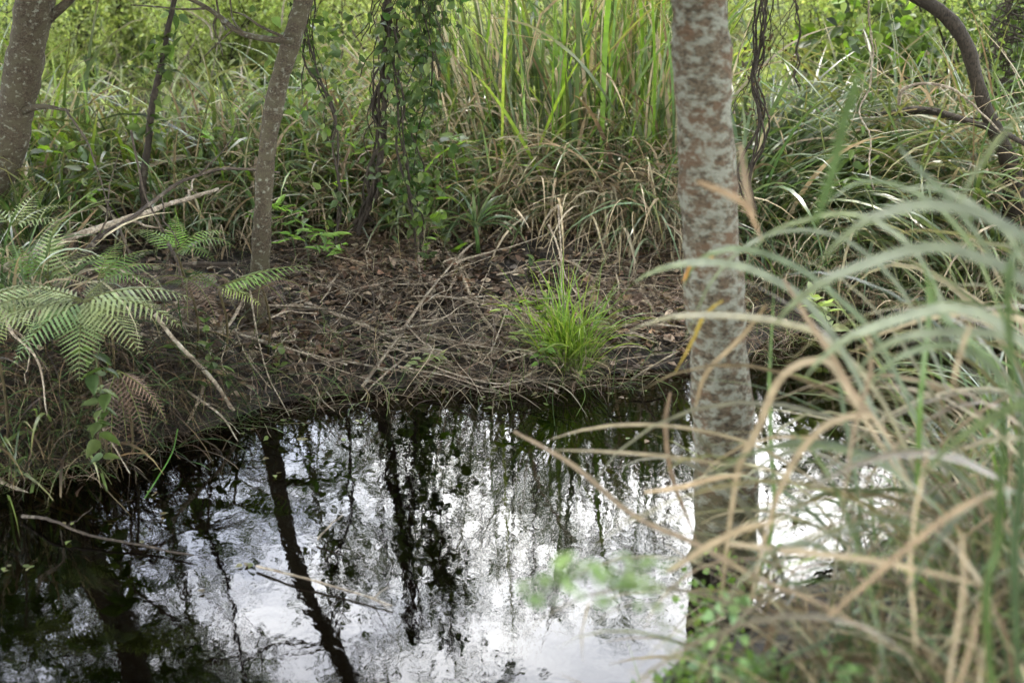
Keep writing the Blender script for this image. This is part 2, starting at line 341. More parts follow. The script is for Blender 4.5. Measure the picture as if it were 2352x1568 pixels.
# ---------------------------------------------------------------- ground and water
def grid():
    u = np.linspace(-1, 1, 261); xs = np.sinh(u*5.2)/np.sinh(5.2)*320
    v = np.linspace(-1, 1, 301); ys = 5.5+np.sinh(v*5.2)/np.sinh(5.2)*320
    X, Y = np.meshgrid(xs, ys); Z = gz(X, Y)
    nx, ny = len(xs), len(ys); i = np.arange(ny-1)[:, None]*nx+np.arange(nx-1)[None]
    a = Acc(); a.add(np.stack([X, Y, Z], -1).reshape(-1, 3), (.05, .03, .02), np.stack([i, i+1, i+1+nx, i+nx], -1).reshape(-1, 4))
    tag(a.build('ground', M_soil), kind='structure')
grid()
a = Acc(); q = POLY.mean(0)
ring = POLY+nrm(POLY-q)*.6
V = [(q[0], q[1], 0)]+[(x, y, 0) for x, y in ring]; n = len(ring)
# water: a level sheet a little wider than the pond, its rim buried in the banks
xs = np.linspace(POLY[:, 0].min()-.5, POLY[:, 0].max()+.5, 60); ys = np.linspace(POLY[:, 1].min()-.3, POLY[:, 1].max()+.3, 60)
X, Y = np.meshgrid(xs, ys); i = np.arange(59)[:, None]*60+np.arange(59)[None]
a.add(np.stack([X, Y, X*0], -1).reshape(-1, 3), (0, 0, 0), np.stack([i, i+1, i+61, i+60], -1).reshape(-1, 4))
tag(a.build('water', M_water), kind='structure')

# ---------------------------------------------------------------- trees
def tree(name, label, base, path, radii, bark, crown=None, cat='tree', group=None, extra=None, sides=12, pal=GREEN, leafm=None, tpl='dia', roots=False):
    root = empty(name, base, label, cat, group); base = np.asarray(base)
    tk = Acc(); sp = smoothpath(path, 6); rr = np.interp(np.linspace(0, 1, len(sp)), np.linspace(0, 1, len(radii)), radii)
    rr = rr*(1+.05*np.sin(np.arange(len(sp))*.9+1)+.03*np.sin(np.arange(len(sp))*2.3)); tube(tk, sp, rr, sides=sides, rough=.025)
    if roots:
        for k in range(6):
            an = k*1.05+.3; r0 = radii[0]; d = np.array([math.cos(an), math.sin(an), 0])
            tube(tk, smoothpath([sp[0]+np.array([0, 0, r0*1.6])+d*r0*.3, sp[0]+np.array([0, 0, r0*.5])+d*r0*1.1, sp[0]+d*r0*2.4-np.array([0, 0, r0*.7])], 4), np.linspace(r0*.55, r0*.2, 9), sides=7)
    lv = Acc(); bk = Acc()
    if crown:
        h0, h1, nl, L, lsz, nleaf = crown
        zs = sp[:, 2]; cand = np.nonzero((zs >= h0) & (zs <= h1))[0]
        pts = []
        for k in range(nl):
            i = int(cand[rng.integers(len(cand))]); an = rng.uniform(0, 2*np.pi); ll = L*rng.uniform(.6, 1.2)
            d = np.array([math.cos(an), math.sin(an), rng.uniform(.1, .8)]); d /= np.linalg.norm(d)
            e = sp[i]+d*ll+np.array([0, 0, -.1*ll]); lp = wander(sp[i], e, 8, .12); r0 = min(rr[i]*.5, .012*ll+.01)
            tube(bk, lp, np.linspace(r0, r0*.25, 8), sides=5)
            for j in range(5):
                a0 = lp[rng.integers(2, 8)]; d2 = nrm(d+rng.standard_normal(3)*.7); tw = wander(a0, a0+d2*ll*.45*rng.uniform(.5, 1.2), 6, .15)
                tube(bk, tw, np.linspace(r0*.4, r0*.12, 6), sides=4); pts.append(tw[2:])
                for m in range(2):
                    a1 = tw[rng.integers(1, 6)]; d3 = nrm(d2+rng.standard_normal(3)*.8); t2 = wander(a1, a1+d3*ll*.25, 5, .15)
                    tube(bk, t2, np.linspace(r0*.2, r0*.07, 5), sides=3); pts.append(t2[1:])
        pts = np.concatenate(pts); keep = rng.random(len(pts)) < .7; pts = pts[keep] if keep.any() else pts
        c = pts[rng.integers(0, len(pts), nleaf)]+rng.standard_normal((nleaf, 3))*L*.055
        leaves(lv, tpl, c, rdir(nleaf, -.4), rdir(nleaf, .8), lsz*rng.uniform(.6, 1.3, nleaf), pick(pal, nleaf, .2))
    if extra: extra(bk, lv)
    tr = tk.build('trunk', bark, root, base)
    if bk.n: bk.build('branches', bark, tr, base)
    if lv.n: lv.build('crown', leafm or M_leaf, root, base)
    return root

# big lichened trunk standing in the shallows in front, right of centre
b3 = Pr(1662, 1300, 4.42); b3[2] = -.15
pth = [b3, Pr(1668, 1180, 4.42), Pr(1662, 1000, 4.42), Pr(1650, 800, 4.42), Pr(1636, 600, 4.43), Pr(1622, 350, 4.44), Pr(1612, 120, 4.45), Pr(1604, -60, 4.46)]
pth += [pth[-1]+np.array([-.05, .0, .8]), pth[-1]+np.array([-.02, .1, 1.8]), pth[-1]+np.array([.1, .2, 3.4])]
tree('lichen_tree', 'thick straight tree trunk with pale grey lichen and rusty patches rising from the near shallows', b3, pth,
     [.125, .108, .103, .096, .093, .088, .089, .086, .08, .07, .04], M_pale, (3.0, 5.6, 13, 1.5, .07, 5000), sides=28, roots=True)
# speckled tree leaning on the far bank
b2 = GR(583, 745)
D2 = b2[1]
pth = [b2-np.array([0, 0, .1]), Pr(588, 690, D2), Pr(598, 600, D2), Pr(604, 480, D2), Pr(612, 360, D2+.02), Pr(636, 210, D2+.05), Pr(668, 100, D2+.07), Pr(704, -20, D2+.1)]
e = pth[-1]; pth += [e+np.array([.16, .05, .45]), e+np.array([.42, .1, 1.0]), e+np.array([.75, .2, 1.9]), e+np.array([1.0, .3, 3.0])]
def ex2(tk, lv):
    for pp, r in (([(672, 95), (600, 88), (545, 72), (500, 35), (440, 0), (330, -40)], .016), ([(520, 70), (505, 40), (497, 0), (490, -60)], .007),
                  ([(560, 78), (535, 45), (530, 10), (525, -40)], .006), ([(650, 85), (600, 62), (560, 35), (535, 28)], .007),
                  ([(500, 35), (490, 60), (505, 100), (512, 130)], .006), ([(535, 68), (500, 100), (470, 130)], .005),
                  ([(470, 20), (420, 22), (360, 16), (300, 12)], .006)):
        p = smoothpath([Pr(x, y, D2-.1+.0006*(672-x)) for x, y in pp], 5); tube(tk, p, np.linspace(r, r*.45, len(p)), sides=6)
tree('leaning_tree', 'slim speckled brown tree leaning right from the far bank, bare dark side branch', b2, pth,
     [v*D2/F for v in (34, 26, 23, 21.5, 21, 22, 22, 21, 19, 17, 15, 9)], M_speck, (3.6, 6.0, 22, 1.6, .07, 9000), extra=ex2, sides=16, roots=True)
# left edge tree
b1 = GR(-110, 560)
D1 = b1[1]
pth = [b1-np.array([0, 0, .1]), Pr(-60, 480, D1), Pr(5, 370, D1), Pr(40, 230, D1), Pr(62, 110, D1), Pr(82, 0, D1), Pr(108, -110, D1), Pr(120, -300, D1)]
e = pth[-1]; pth += [e+np.array([.1, .1, 1.3]), e+np.array([.15, .2, 3.2])]
def ex1(tk, lv):
    p = smoothpath([Pr(80, 70, D1), Pr(120, 35, D1), Pr(150, 10, D1), Pr(200, -40, D1), Pr(300, -160, D1)], 5); tube(tk, p, np.linspace(.03, .012, len(p)), sides=8)
    p = smoothpath([Pr(30, 265, D1), Pr(75, 248, D1-.1), Pr(110, 246, D1-.15), Pr(160, 255, D1-.2)], 5); tube(tk, p, np.linspace(.022, .006, len(p)), sides=8)
tree('left_edge_tree', 'broad mottled brown tree trunk cut by the left edge, behind the ferns', b1, pth,
     [v*D1/F for v in (54, 48, 44, 42, 42, 42, 40, 36, 34, 18)], M_speck, (2.7, 6.5, 30, 1.9, .07, 24000), extra=ex1, sides=18, pal=DARKL)
bpy.data.objects['left_edge_tree'].name = 'mottled_tree'
# curved dark trunk upper right
b4 = Pr(2330, 480, 7.3)
D4 = 7.3
pth = [b4-np.array([0, 0, .08]), Pr(2325, 400, D4), Pr(2300, 330, D4), Pr(2268, 260, D4), Pr(2243, 185, D4), Pr(2222, 110, D4), Pr(2185, 50, D4), Pr(2120, 0, D4), Pr(2040, -40, D4), Pr(1960, -120, D4)]
e = pth[-1]; pth += [e+np.array([-.4, .1, .6]), e+np.array([-.7, .2, 1.6])]
tree('curved_tree', 'smooth dark trunk curving up to the left in the upper right', b4, pth,
     [v*.72 for v in (.085, .07, .058, .05, .05, .052, .052, .05, .047, .042, .03, .015)], M_dark, (2.6, 4.5, 7, 1.1, .06, 1500), sides=14)
# thin dark sapling left
b5 = GR(335, 560)
D5 = b5[1]+.0
pth = [b5, Pr(338, 500, D5), Pr(328, 430, D5), Pr(340, 330, D5), Pr(350, 240, D5), Pr(368, 160, D5), Pr(385, 70, D5), Pr(402, -10, D5), Pr(415, -110, D5)]
e = pth[-1]; pth += [e+np.array([.05, 0, .6]), e+np.array([.15, .1, 1.6])]
def ex5(tk, lv):
    for s in range(30):
        y = rng.uniform(20, 330); x = np.interp(y, [0, 160, 330], [400, 368, 340]); p0 = Pr(x, y, D5); n = 3
        leaves(lv, 'ov', np.repeat(p0[None], n, 0)+rng.standard_normal((n, 3))*.03, rdir(n, -.3), rdir(n, 1.), .07*rng.uniform(.7, 1.3, n), pick(GREEN, n))
tree('dark_sapling', 'thin nearly black upright stem between the mottled and leaning trees', b5, pth, [.022, .02, .02, .019, .018, .016, .014, .013, .012, .01, .006], M_dark,
     (2.2, 4.0, 8, .8, .05, 1600), extra=ex5, sides=8)

# ---------------------------------------------------------------- trees on the rise behind: canopy the pond mirrors
protos = []
specs = [('slender_tree', 8.5, .10, 22, 2.0, .11, 3600, GREEN), ('bushy_tree', 7.0, .11, 34, 2.2, .13, 11000, DARKL+GREEN), ('spindly_tree', 10.0, .08, 18, 1.6, .10, 2200, GREEN)]
def canopy(kind, x, y, s, rz, label, group='trees of the wood behind the bank'):
    global protos
    p = G(x, y)
    for nm, pr in protos:
        if nm == kind: return dup(pr, p, rz, s, label, group)
    sp = [q for q in specs if q[0] == kind][0]; h = sp[1]
    pth = [p-np.array([0, 0, .2]), p+np.array([.05, 0, h*.2]), p+np.array([-.1, .1, h*.45]), p+np.array([.15, 0, h*.7]), p+np.array([.1, .1, h])]
    t = tree(kind, label, p, pth, [sp[2], sp[2]*.8, sp[2]*.65, sp[2]*.4, .02], M_speck, (p[2]+h*.28, p[2]+h, sp[3], sp[4], sp[5], sp[6]), group=group, pal=sp[7])
    protos.append((kind, t)); return t
cn = {'slender_tree': 'slender airy tree', 'bushy_tree': 'dense leafy tree', 'spindly_tree': 'spindly sparse tree'}
spots = [('bushy_tree', -5.3, 12.0, .95), ('bushy_tree', -5.6, 9.2, .9), ('slender_tree', -3.9, 14.5, .75), ('spindly_tree', -2.6, 17, .62), ('spindly_tree', -.4, 15, .52),
         ('spindly_tree', 1.0, 14.5, .5), ('spindly_tree', 2.4, 18, .62), ('slender_tree', -.9, 19, .9), ('slender_tree', .9, 20, .98), ('spindly_tree', .3, 13, .5), ('spindly_tree', -1.4, 14, .55), ('slender_tree', 1.9, 16.5, .72), ('slender_tree', -.2, 24, 1.15), ('slender_tree', 4.2, 15.5, .7), ('bushy_tree', 5.4, 12.8, .8), ('slender_tree', 6.4, 10.2, .8), ('bushy_tree', -7.5, 15, 1.05), ('slender_tree', 6.6, 18, .8)]
for k, (kd, x, y, s) in enumerate(spots):
    canopy(kd, x, y, s, k*1.7, cn[kd]+', front of the wood, '+where(G(x, y)))
k = 0
for y0, n_ in ((27, 13), (34, 17), (44, 21)):
    for i_ in range(n_):
        x = (i_-(n_-1)/2)*(y0*.98/n_)+rng.uniform(-.8, .8); kd = ['bushy_tree', 'slender_tree', 'bushy_tree', 'spindly_tree'][k % 4]; k += 1
        y = y0+rng.uniform(-2, 2); s = rng.uniform(.75, 1.05)
        canopy(kd, x, y, s, rng.uniform(0, 6), cn[kd]+' '+['second', 'third', 'fourth', 'last'][(y0 > 24)+(y0 > 30)+(y0 > 40)]+' row, '+where(G(x, y)))

for k, (x, y, s) in enumerate(((-6.5, 3.5, 1.1), (-6.0, -1.5, 1.1), (-3.2, -4.5, 1.2), (.5, -5.5, 1.2), (4.0, -5.0, 1.2), (6.8, -1.2, 1.1), (7.0, 3.2, 1.1), (8.2, 7.0, 1.1), (-8.5, 7.0, 1.1), (-1.5, -8.5, 1.4), (2.6, -9, 1.4), (-6.5, -6.5, 1.4), (7.5, -6, 1.4))):  # unseen trees added behind and beside the camera to block low sky light
    canopy('bushy_tree', x, y, s, k*1.3, 'unseen dense leafy tree added on the near side of the pond to block sky light', 'unseen trees added around the near bank to block sky light')
# unseen trees added just outside the view, their crowns shading the banks
for x, y, h, lab in ((-4.3, 6.3, 7.5, 'unseen leafy tree added to shade the left bank'), (4.6, 7.2, 7.5, 'unseen leafy tree added to shade the right bank'), (-3.6, 2.0, 7.5, 'unseen leafy tree added for shade on the near bank to the left'), (3.9, -.5, 8.0, 'unseen leafy tree added for shade behind the near right grass'),
                     (-5.2, 9.6, 9.0, 'tall unseen leafy tree added to shade the far bank from the left'), (5.3, 9.9, 9.0, 'tall unseen leafy tree added to shade the far bank from the right')):
    p = G(x, y); sx = -np.sign(x)
    pth = [p-np.array([0, 0, .2]), p+np.array([.1*sx, 0, h*.25]), p+np.array([.5*sx, .1, h*.5]), p+np.array([1.3*sx, .3, h*.75]), p+np.array([2.0*sx, .4, h])]
    tree('added_shade_tree', lab, p, pth, [.16, .13, .11, .07, .02], M_speck, (h*.55, h+.5, 30, 2.9, .12, 21000), pal=GREEN)

# ---------------------------------------------------------------- sunlit shrubs behind
def shrub_mesh(name, label, p, h, w_, n, lsz, pal, mat=None, tpl='dia', group=None, stemmat=None, ncl=60, cat='shrub'):
    root = empty(name, p, label, cat, group); st = Acc(); lv = Acc(); p = np.asarray(p, float)
    cl = []
    for k in range(max(6, ncl//6)):
        an = rng.uniform(0, 6.28); e = p+np.array([math.cos(an)*w_*rng.uniform(.2, 1), math.sin(an)*w_*rng.uniform(.2, 1), h*rng.uniform(.55, 1)])
        q = wander(p+rng.standard_normal(3)*[.08*w_, .08*w_, 0], e, 8, .12); tube(st, q, np.linspace(.014, .004, 8), sides=4, col=(.1, .08, .05))
        for j in range(6):
            a0 = q[rng.integers(2, 8)]; e2 = a0+rdir(1, .3)[0]*w_*.5*rng.uniform(.4, 1); t = wander(a0, e2, 5, .15); tube(st, t, np.linspace(.006, .002, 5), sides=3); cl.append(t[2:])
    cl = np.concatenate(cl); ws = rng.random(len(cl))**2; ws /= ws.sum(); c = cl[rng.choice(len(cl), n, p=ws)]+rng.standard_normal((n, 3))*w_*.10
    leaves(lv, tpl, c, rdir(n, -.15), rdir(n, .9), lsz*rng.uniform(.5, 1.4, n), pick(pal, n, .22))
    st.build('stem', stemmat or M_dark, root, p); lv.build('foliage', mat or M_far, root, p); return root
sh = [shrub_mesh('sunlit_shrub', 'bright lime shrub just behind the left reeds', G(-3.2, 12.4), 1.7, 1.1, 8000, .044, LIME, group='sunlit shrubs behind the bank'),
      shrub_mesh('sunlit_shrub', 'mixed green leafy shrub behind the left reeds', G(-3.0, 13.6), 1.3, 1.3, 8000, .05, LIME+LIME+GREEN, group='sunlit shrubs behind the bank'),
      shrub_mesh('sunlit_shrub', 'small leaved lime shrub behind the leafy vine', G(.2, 15.5), 1.5, 1.2, 6500, .042, LIME, group='sunlit shrubs behind the bank')]
for k in range(90):
    y = 10.6+(k/90)**1.2*16; x = rng.uniform(-.42, .42)*y
    if k % 3 == 0: x = -abs(x)
    s = rng.uniform(.55, .95)*(1+.035*(y-12))
    dup(sh[k % 3], G(x, y), rng.uniform(0, 6), s, ['bright lime', 'mixed green', 'small leaved lime'][k % 3]+' shrub, '+['nearer', 'middle', 'farthest'][min(2, int((y-11.5)/6))]+' row, '+where(G(x, y)))

# ---------------------------------------------------------------- clumps of grass and reeds
def clump(name, label, c, n, rad, L, wd, el, droop, pal, cat='grass clump', az=None, spread=np.pi, mat=None, group=None, segs=8, tip=(.3, .22, .1), tanfrac=0., kink=0., fold=0., dead=None, power=1.4, ell=(1, 1), wob=.15):
    c = np.asarray(c, float); root = empty(name, c, label, cat, group)
    def mk(n, pal, mat, nm, kink, Lm=1., el=el, droop=droop):
        a = Acc(); r = rad*np.sqrt(rng.random(n)); t = rng.uniform(0, 2*np.pi, n)
        x = c[0]+r*np.cos(t)*ell[0]; y = c[1]+r*np.sin(t)*ell[1]; z = np.maximum(gz(x, y), -.05)-.02
        A = (rng.uniform(0, 2*np.pi, n) if az is None else az+spread*rng.uniform(-1, 1, n))
        blades(a, np.stack([x, y, z], 1), A, R(1)*rng.uniform(el[0], el[1], n), Lm*rng.uniform(L[0], L[1], n), rng.uniform(wd[0], wd[1], n), R(1)*rng.uniform(droop[0], droop[1], n), pick(pal, n), segs=segs, tip=tip, kink=kink, fold=fold, power=power, wob=wob)
        a.build(nm, mat, root, c)
    mk(n, pal, mat or M_grass, 'blades', kink)
    if dead: mk(dead[0], TAN, M_straw, 'dry_blades', .35, dead[1], *(dead[2:] if len(dead) > 2 else ()))
    return root
# tall reeds centre
clump('tall_reed_clump', 'tall upright green reeds mixed with tan stalks, centre of the far bank', GR(1310, 415), 150, .85, (.9, 2.3), (.010, .028), (55, 96), (5, 110), GREEN+BRIGHT, ell=(1, .6), segs=12, power=3.0, dead=(60, .85, (50, 95), (0, 90)), cat='reeds', wob=.12)
clump('tall_reed_clump', 'tall thin reeds rising just left of the lichened trunk', GR(1480, 410), 110, .4, (.8, 2.1), (.010, .024), (55, 94), (5, 110), GREEN+BRIGHT+GREY, segs=12, power=3.0, dead=(60, .85, (55, 95), (0, 70)), cat='reeds', wob=.08)
clump('tall_reed_clump', 'slanting tan reed stalks between the leafy vine and the tall reeds', GR(1190, 425), 90, .45, (.9, 1.7), (.01, .02), (45, 85), (5, 60), GREEN, segs=9, power=2.2, dead=(130, .85, (40, 80), (0, 40)), cat='reeds', az=R(140), spread=1.)
# drooping straw tussocks
for (px, py, n, lab, r_) in ((1480, 520, 520, 'shaggy drooping tan tussock hanging over dark bank left of the lichened trunk', .34), (1330, 480, 420, 'shaggy tan and grey green tussock below the tall reeds', .36), (1215, 450, 260, 'arching grey green tussock with pale blades, right of the leafy vine', .28)):
    q = GR(px, py)
    clump('drooping_tussock', lab, q, n//3, r_*.85, (.55, 1.15), (.006, .014), (30, 85), (70, 165), GREY+GREEN, segs=10, power=1.1, dead=(n, .95, (15, 88), (80, 175)), cat='tussock')
# right clump behind the lichened trunk
q = GR(1790, 560)
clump('arching_sedge', 'dense grey green sedge arching right, just behind the lichened trunk', q, 620, .38, (.8, 1.55), (.012, .024), (45, 88), (60, 150), GREY+GREEN, az=R(15), spread=1.5, segs=12, power=1.2, dead=(120, .9), cat='sedge')
q = GR(1960, 520)
clump('arching_sedge', 'looser grey green sedge in the gap under the curved trunk', q, 330, .45, (.6, 1.2), (.010, .02), (40, 88), (40, 150), GREY+GREEN, segs=10, dead=(140, .9), cat='sedge')
q = GR(2200, 560)
clump('arching_sedge', 'mixed green and straw sedge at the foot of the curved trunk', q, 420, .6, (1.0, 1.75), (.010, .022), (45, 88), (30, 140), GREY+GREEN, segs=10, dead=(260, .9), cat='sedge')
clump('arching_sedge', 'thin sedge on the far shore beyond the right hand water', GR(1980, 690), 240, .4, (.35, .8), (.006, .012), (35, 88), (30, 130), GREEN+GREY, segs=8, dead=(200, .9), cat='sedge', ell=(1.6, .5))
clump('arching_sedge', 'low sedge on the far shore near the right edge', GR(2260, 700), 260, .5, (.4, .95), (.006, .012), (35, 88), (30, 130), GREEN+GREY, segs=8, dead=(200, .9), cat='sedge', ell=(1.5, .5))
# left broad-bladed grasses
for px, py, n, L_, lab in ((130, 470, 110, (.45, .95), 'broad bladed dark green reeds beside the mottled trunk'), (250, 450, 100, (.35, .75), 'broad bladed green reeds left of the thin black stem'),
                          (410, 455, 100, (.35, .75), 'broad bladed green reeds right of the thin black stem'), (520, 440, 90, (.5, 1.15), 'bright broad bladed reeds against the leaning trunk'),
                          (20, 430, 110, (.7, 1.4), 'tall dark reeds behind the mottled trunk')):
    clump('broad_reed_clump', lab, GR(px, py), n, .45, L_, (.010, .028), (50, 92), (20, 130), GREEN+BRIGHT[:2], segs=9, power=1.8, dead=(n//2, .8), cat='reeds', ell=(1, .7))
for px, py, n, L_, lab in ((700, 470, 260, (.5, 1.1), 'arching grey green grass right of the leaning trunk'), (820, 480, 200, (.4, .9), 'low green grass at the foot of the twisted vines'), (1020, 500, 220, (.4, .95), 'green grass below the leafy vine'),
                          (650, 420, 150, (.6, 1.2), 'tall grass behind the leaning trunk'), (490, 530, 260, (.3, .8), 'straw coloured grass left of the leaning trunk'), (910, 440, 200, (.5, 1.1), 'arching grass behind the twisted vines')):
    clump('arching_grass', lab, GR(px, py), n, .4, L_, (.008, .018), (30, 88), (40, 150), GREY+GREEN+BRIGHT[:1], segs=9, dead=(n//2+60, .9), ell=(1.2, .6))
clump('arching_grass', 'pale arching grass at the left edge above the ferns', P(20, 600, 6.0)*[1, 1, 0]+[0, 0, .3], 70, .15, (.5, .9), (.008, .014), (50, 88), (60, 150), GREY, segs=10, dead=(50, .9))
clump('broad_reed_clump', 'green blades hiding the foot of the mottled trunk', GR(40, 560), 170, .35, (.35, .85), (.008, .02), (50, 92), (20, 130), GREEN+DARKL, segs=9, dead=(60, .8), cat='reeds')
# bright tuft at the water's edge
q = GR(1300, 842)
clump('bright_tuft', 'vivid yellow-green grass tuft at the water edge in the centre', q, 270, .085, (.14, .60), (.0045, .009), (50, 93), (0, 120), BRIGHT, segs=9, power=1.8, tip=(.25, .28, .06), cat='grass tuft', dead=(70, .6, (5, 80), (30, 140)), ell=(1.3, .7), wob=.1)
o_ = q
# strap-leaved plant
q = GR(1100, 590)
root = empty('strap_leaf_plant', q, 'young palm like plant with pale striped strap leaves at the bank top', 'plant'); a = Acc(); st = Acc()
tube(st, [q, q+[-.01, 0, .12], q+[-.03, 0, .22]], [.014, .012, .006], col=(.08, .14, .04), sides=6)
n = 22; blades(a, np.repeat((q+[-.02, 0, .16])[None], n, 0), np.concatenate([rng.uniform(-.5, .7, 12), rng.uniform(0, 6.28, 10)]), R(1)*rng.uniform(15, 80, n), rng.uniform(.18, .36, n), rng.uniform(.012, .02, n), R(1)*rng.uniform(30, 130, n), pick(GREY, n), segs=8, fold=.2)
a.build('leaves', M_grass, root, q); st.build('stem', M_leaf, root, q)

# ---------------------------------------------------------------- undergrowth as continuous cover (uncountable)
def cover():
    a = Acc(); n = 9000
    y = rng.uniform(8.2, 16, n); x = rng.uniform(-.45, .5, n)*y; k = sdist(x, y) > .9; x, y = x[k], y[k]; n = len(x); z = gz(x, y)
    blades(a, np.stack([x, y, z], 1), rng.uniform(0, 6.28, n), R(1)*rng.uniform(35, 88, n), rng.uniform(.15, .7, n), rng.uniform(.006, .02, n), R(1)*rng.uniform(0, 120, n), pick(GREEN+LIME+LIME+TAN[:3], n), segs=5)
    tag(a.build('undergrowth_grass', M_grass), 'mixed green grass covering the ground behind the bank', 'grass', kind='stuff')
    a = Acc(); n = 60000; y = rng.uniform(7.9, 30, n); x = rng.uniform(-.42, .45, n)*y
    dens = np.sin(x*2.3+1)*np.sin(y*1.7)+.5*np.sin(x*5+y*3); k = (sdist(x, y) > 1.0) & (dens > -.35); x, y = x[k], y[k]; n = len(x); z = gz(x, y)+rng.random(n)**1.5*(.5+.03*(y-8))*(.6+.4*np.sin(x*3)*np.cos(y*2.2))
    leaves(a, 'ov', np.stack([x, y, z], 1), rdir(n, .1), rdir(n, 1.4), .065*(1+.03*(y-8))*rng.uniform(.4, 1.4, n), pick(GREEN[:2]+LIME+LIME, n))
    tag(a.build('undergrowth_leaves', M_leaf), 'low leafy weeds covering the ground behind the bank', 'weeds', kind='stuff')
cover()
def bankgrass():
    a = Acc(); n = 8500; y = rng.uniform(4.9, 10, n); x = rng.uniform(-.42, .36, n)*y; d = sdist(x, y); k = (d > .02) & (d < 3); x, y = x[k], y[k]
    dens = .5+.5*np.sin(x*4+1)*np.sin(y*5+x); k = rng.random(len(x)) < dens; x, y = x[k], y[k]; n = len(x); z = gz(x, y)
    blades(a, np.stack([x, y, z], 1), rng.uniform(0, 6.28, n), R(1)*rng.uniform(10, 80, n), rng.uniform(.05, .22, n), rng.uniform(.002, .004, n), R(1)*rng.uniform(20, 120, n), pick(GREEN+GREEN+TAN, n), segs=5)
    tag(a.build('bank_grass', M_grass), 'fine short grass scattered through the leaf litter', 'grass', kind='stuff')
bankgrass()
# ---------------------------------------------------------------- leaf litter, dead grass thatch
def edge():
    a = Acc(); n = 26000; y = rng.uniform(4.6, 8.5, n); x = rng.uniform(-.42, .40, n)*y; d = sdist(x, y); k = (d > -.22) & (d < .35) & (rng.random(n) < .6+.4*np.sin(x*6)); x, y = x[k], y[k]; n = len(x)
    z = np.maximum(gz(x, y), -.01)+rng.random(n)*.04
    blades(a, np.stack([x, y, z], 1), rng.uniform(0, 6.28, n), R(1)*rng.uniform(-5, 60, n), rng.uniform(.06, .3, n), rng.uniform(.0015, .0035, n), R(1)*rng.uniform(10, 110, n), pick(TAN[3:4]+BROWN+GREEN, n), segs=6, wob=.5)
    tag(a.build('waterline_litter', M_straw), 'fine dead stems and grass trailing in the water along the far bank', 'plant litter', kind='stuff')
edge()
def litter():
    a = Acc(); n = 100000; y = rng.uniform(4.8, 10.0, n); x = rng.uniform(-.42, .40, n)*y; d = sdist(x, y); k = (d > .0) & (d < 3.6); x, y, d = x[k], y[k], d[k]
    dens = (.55+.45*np.sin(x*3.3+y)*np.sin(y*4.1-x)+.35*np.sin(x*9+2*y)*np.sin(7*y))*np.clip(d/.3, .4, 1)*np.where(x < -1.1, .45, 1.); k = rng.random(len(x)) < dens; x, y = x[k], y[k]; n = len(x)
    z = gz(x, y)+rng.random(n)*.022
    nor = nrm(np.stack([.45*rng.standard_normal(n), .45*rng.standard_normal(n), np.ones(n)], 1)); dd = rdir(n, 0, .15)
    leaves(a, 'brown', np.stack([x, y, z], 1), dd, nor, rng.uniform(.02, .075, n)**1.0, pick(BROWN+[(.20, .12, .075)], n, .4))
    tag(a.build('leaf_litter', M_litter), 'fallen brown leaves carpeting the far bank', 'leaf litter', kind='stuff')
    a = Acc(); n = 34000; y = rng.uniform(4.9, 9.5, n); x = rng.uniform(-.42, .36, n)*y; d = sdist(x, y); k = (d > -.16) & (d < 3); x, y = x[k], y[k]
    dens = .45+.55*np.sin(x*3.7+2)*np.sin(y*3.3+.5); k = rng.random(len(x)) < dens; x, y = x[k], y[k]; n = len(x); z = np.maximum(gz(x, y), 0)+rng.random(n)**2*.08
    blades(a, np.stack([x, y, z], 1), rng.uniform(0, 6.28, n), R(1)*rng.uniform(-8, 40, n), rng.uniform(.1, .45, n), rng.uniform(.0015, .004, n), R(1)*rng.uniform(10, 80, n), pick(TAN[1:]+BROWN+BROWN+BROWN, n)*np.where(x < -1.0, .45, .9)[:, None], segs=6, wob=.5)  # stems darkened at left: shade of the left bank put into their colour
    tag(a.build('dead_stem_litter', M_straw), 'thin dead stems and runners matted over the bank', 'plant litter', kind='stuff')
litter()

# ---------------------------------------------------------------- fallen branches, each its own thing
used_labels = {}
def stick(label, pts, r, mat=M_stick, name='fallen_branch', lift=None, D=None, twigs=2, group=None, cat='branch', taper=.45):
    if D is None: p = [GR(x, y, up=(lift if lift is not None else r*.6)) for x, y in pts]
    else: p = [P(x, y, D[0]+(D[1]-D[0])*i/(len(pts)-1)) for i, (x, y) in enumerate(pts)]
    sp = smoothpath(p, 6); L = np.linalg.norm(sp[-1]-sp[0]); sp = sp+np.cumsum(rng.standard_normal(sp.shape)*.0012, 0)
    a = Acc(); tube(a, sp, np.linspace(r, r*taper, len(sp))*(1+.08*rng.standard_normal(len(sp))), sides=8)
    for k in range(twigs):
        i = rng.integers(2, len(sp)-1); d = nrm(nrm(sp[-1]-sp[0])+rng.standard_normal(3)*.6+[0, 0, .2]); t = wander(sp[i], sp[i]+d*L*rng.uniform(.15, .35), 6, .12)
        tube(a, t, np.linspace(r*.4, r*.15, 6), sides=5)
    o = a.build(name, mat, None, sp[0]); return tag(o, label, cat, group)
stick('long straight stick slanting out of the water up to the strap leaf plant', [(832, 889), (910, 783), (965, 701), (1006, 647), (1075, 571), (1100, 552)], .0085, lift=.05)
stick('long reddish branch sweeping across the bank down into the water left of the bright tuft', [(700, 695), (746, 712), (832, 746), (910, 780), (986, 807), (1040, 811), (1109, 835), (1191, 862), (1276, 896)], .009, lift=.045)
stick('thick grey branch lying down the bank left of the bright tuft', [(1054, 616), (1075, 667), (1105, 718), (1140, 763), (1167, 807), (1184, 831)], .011, M_stick, lift=.03)
stick('pale twig lying level along the waterline left of centre', [(760, 824), (866, 843), (952, 855), (1037, 859), (1081, 882)], .006, lift=.03)
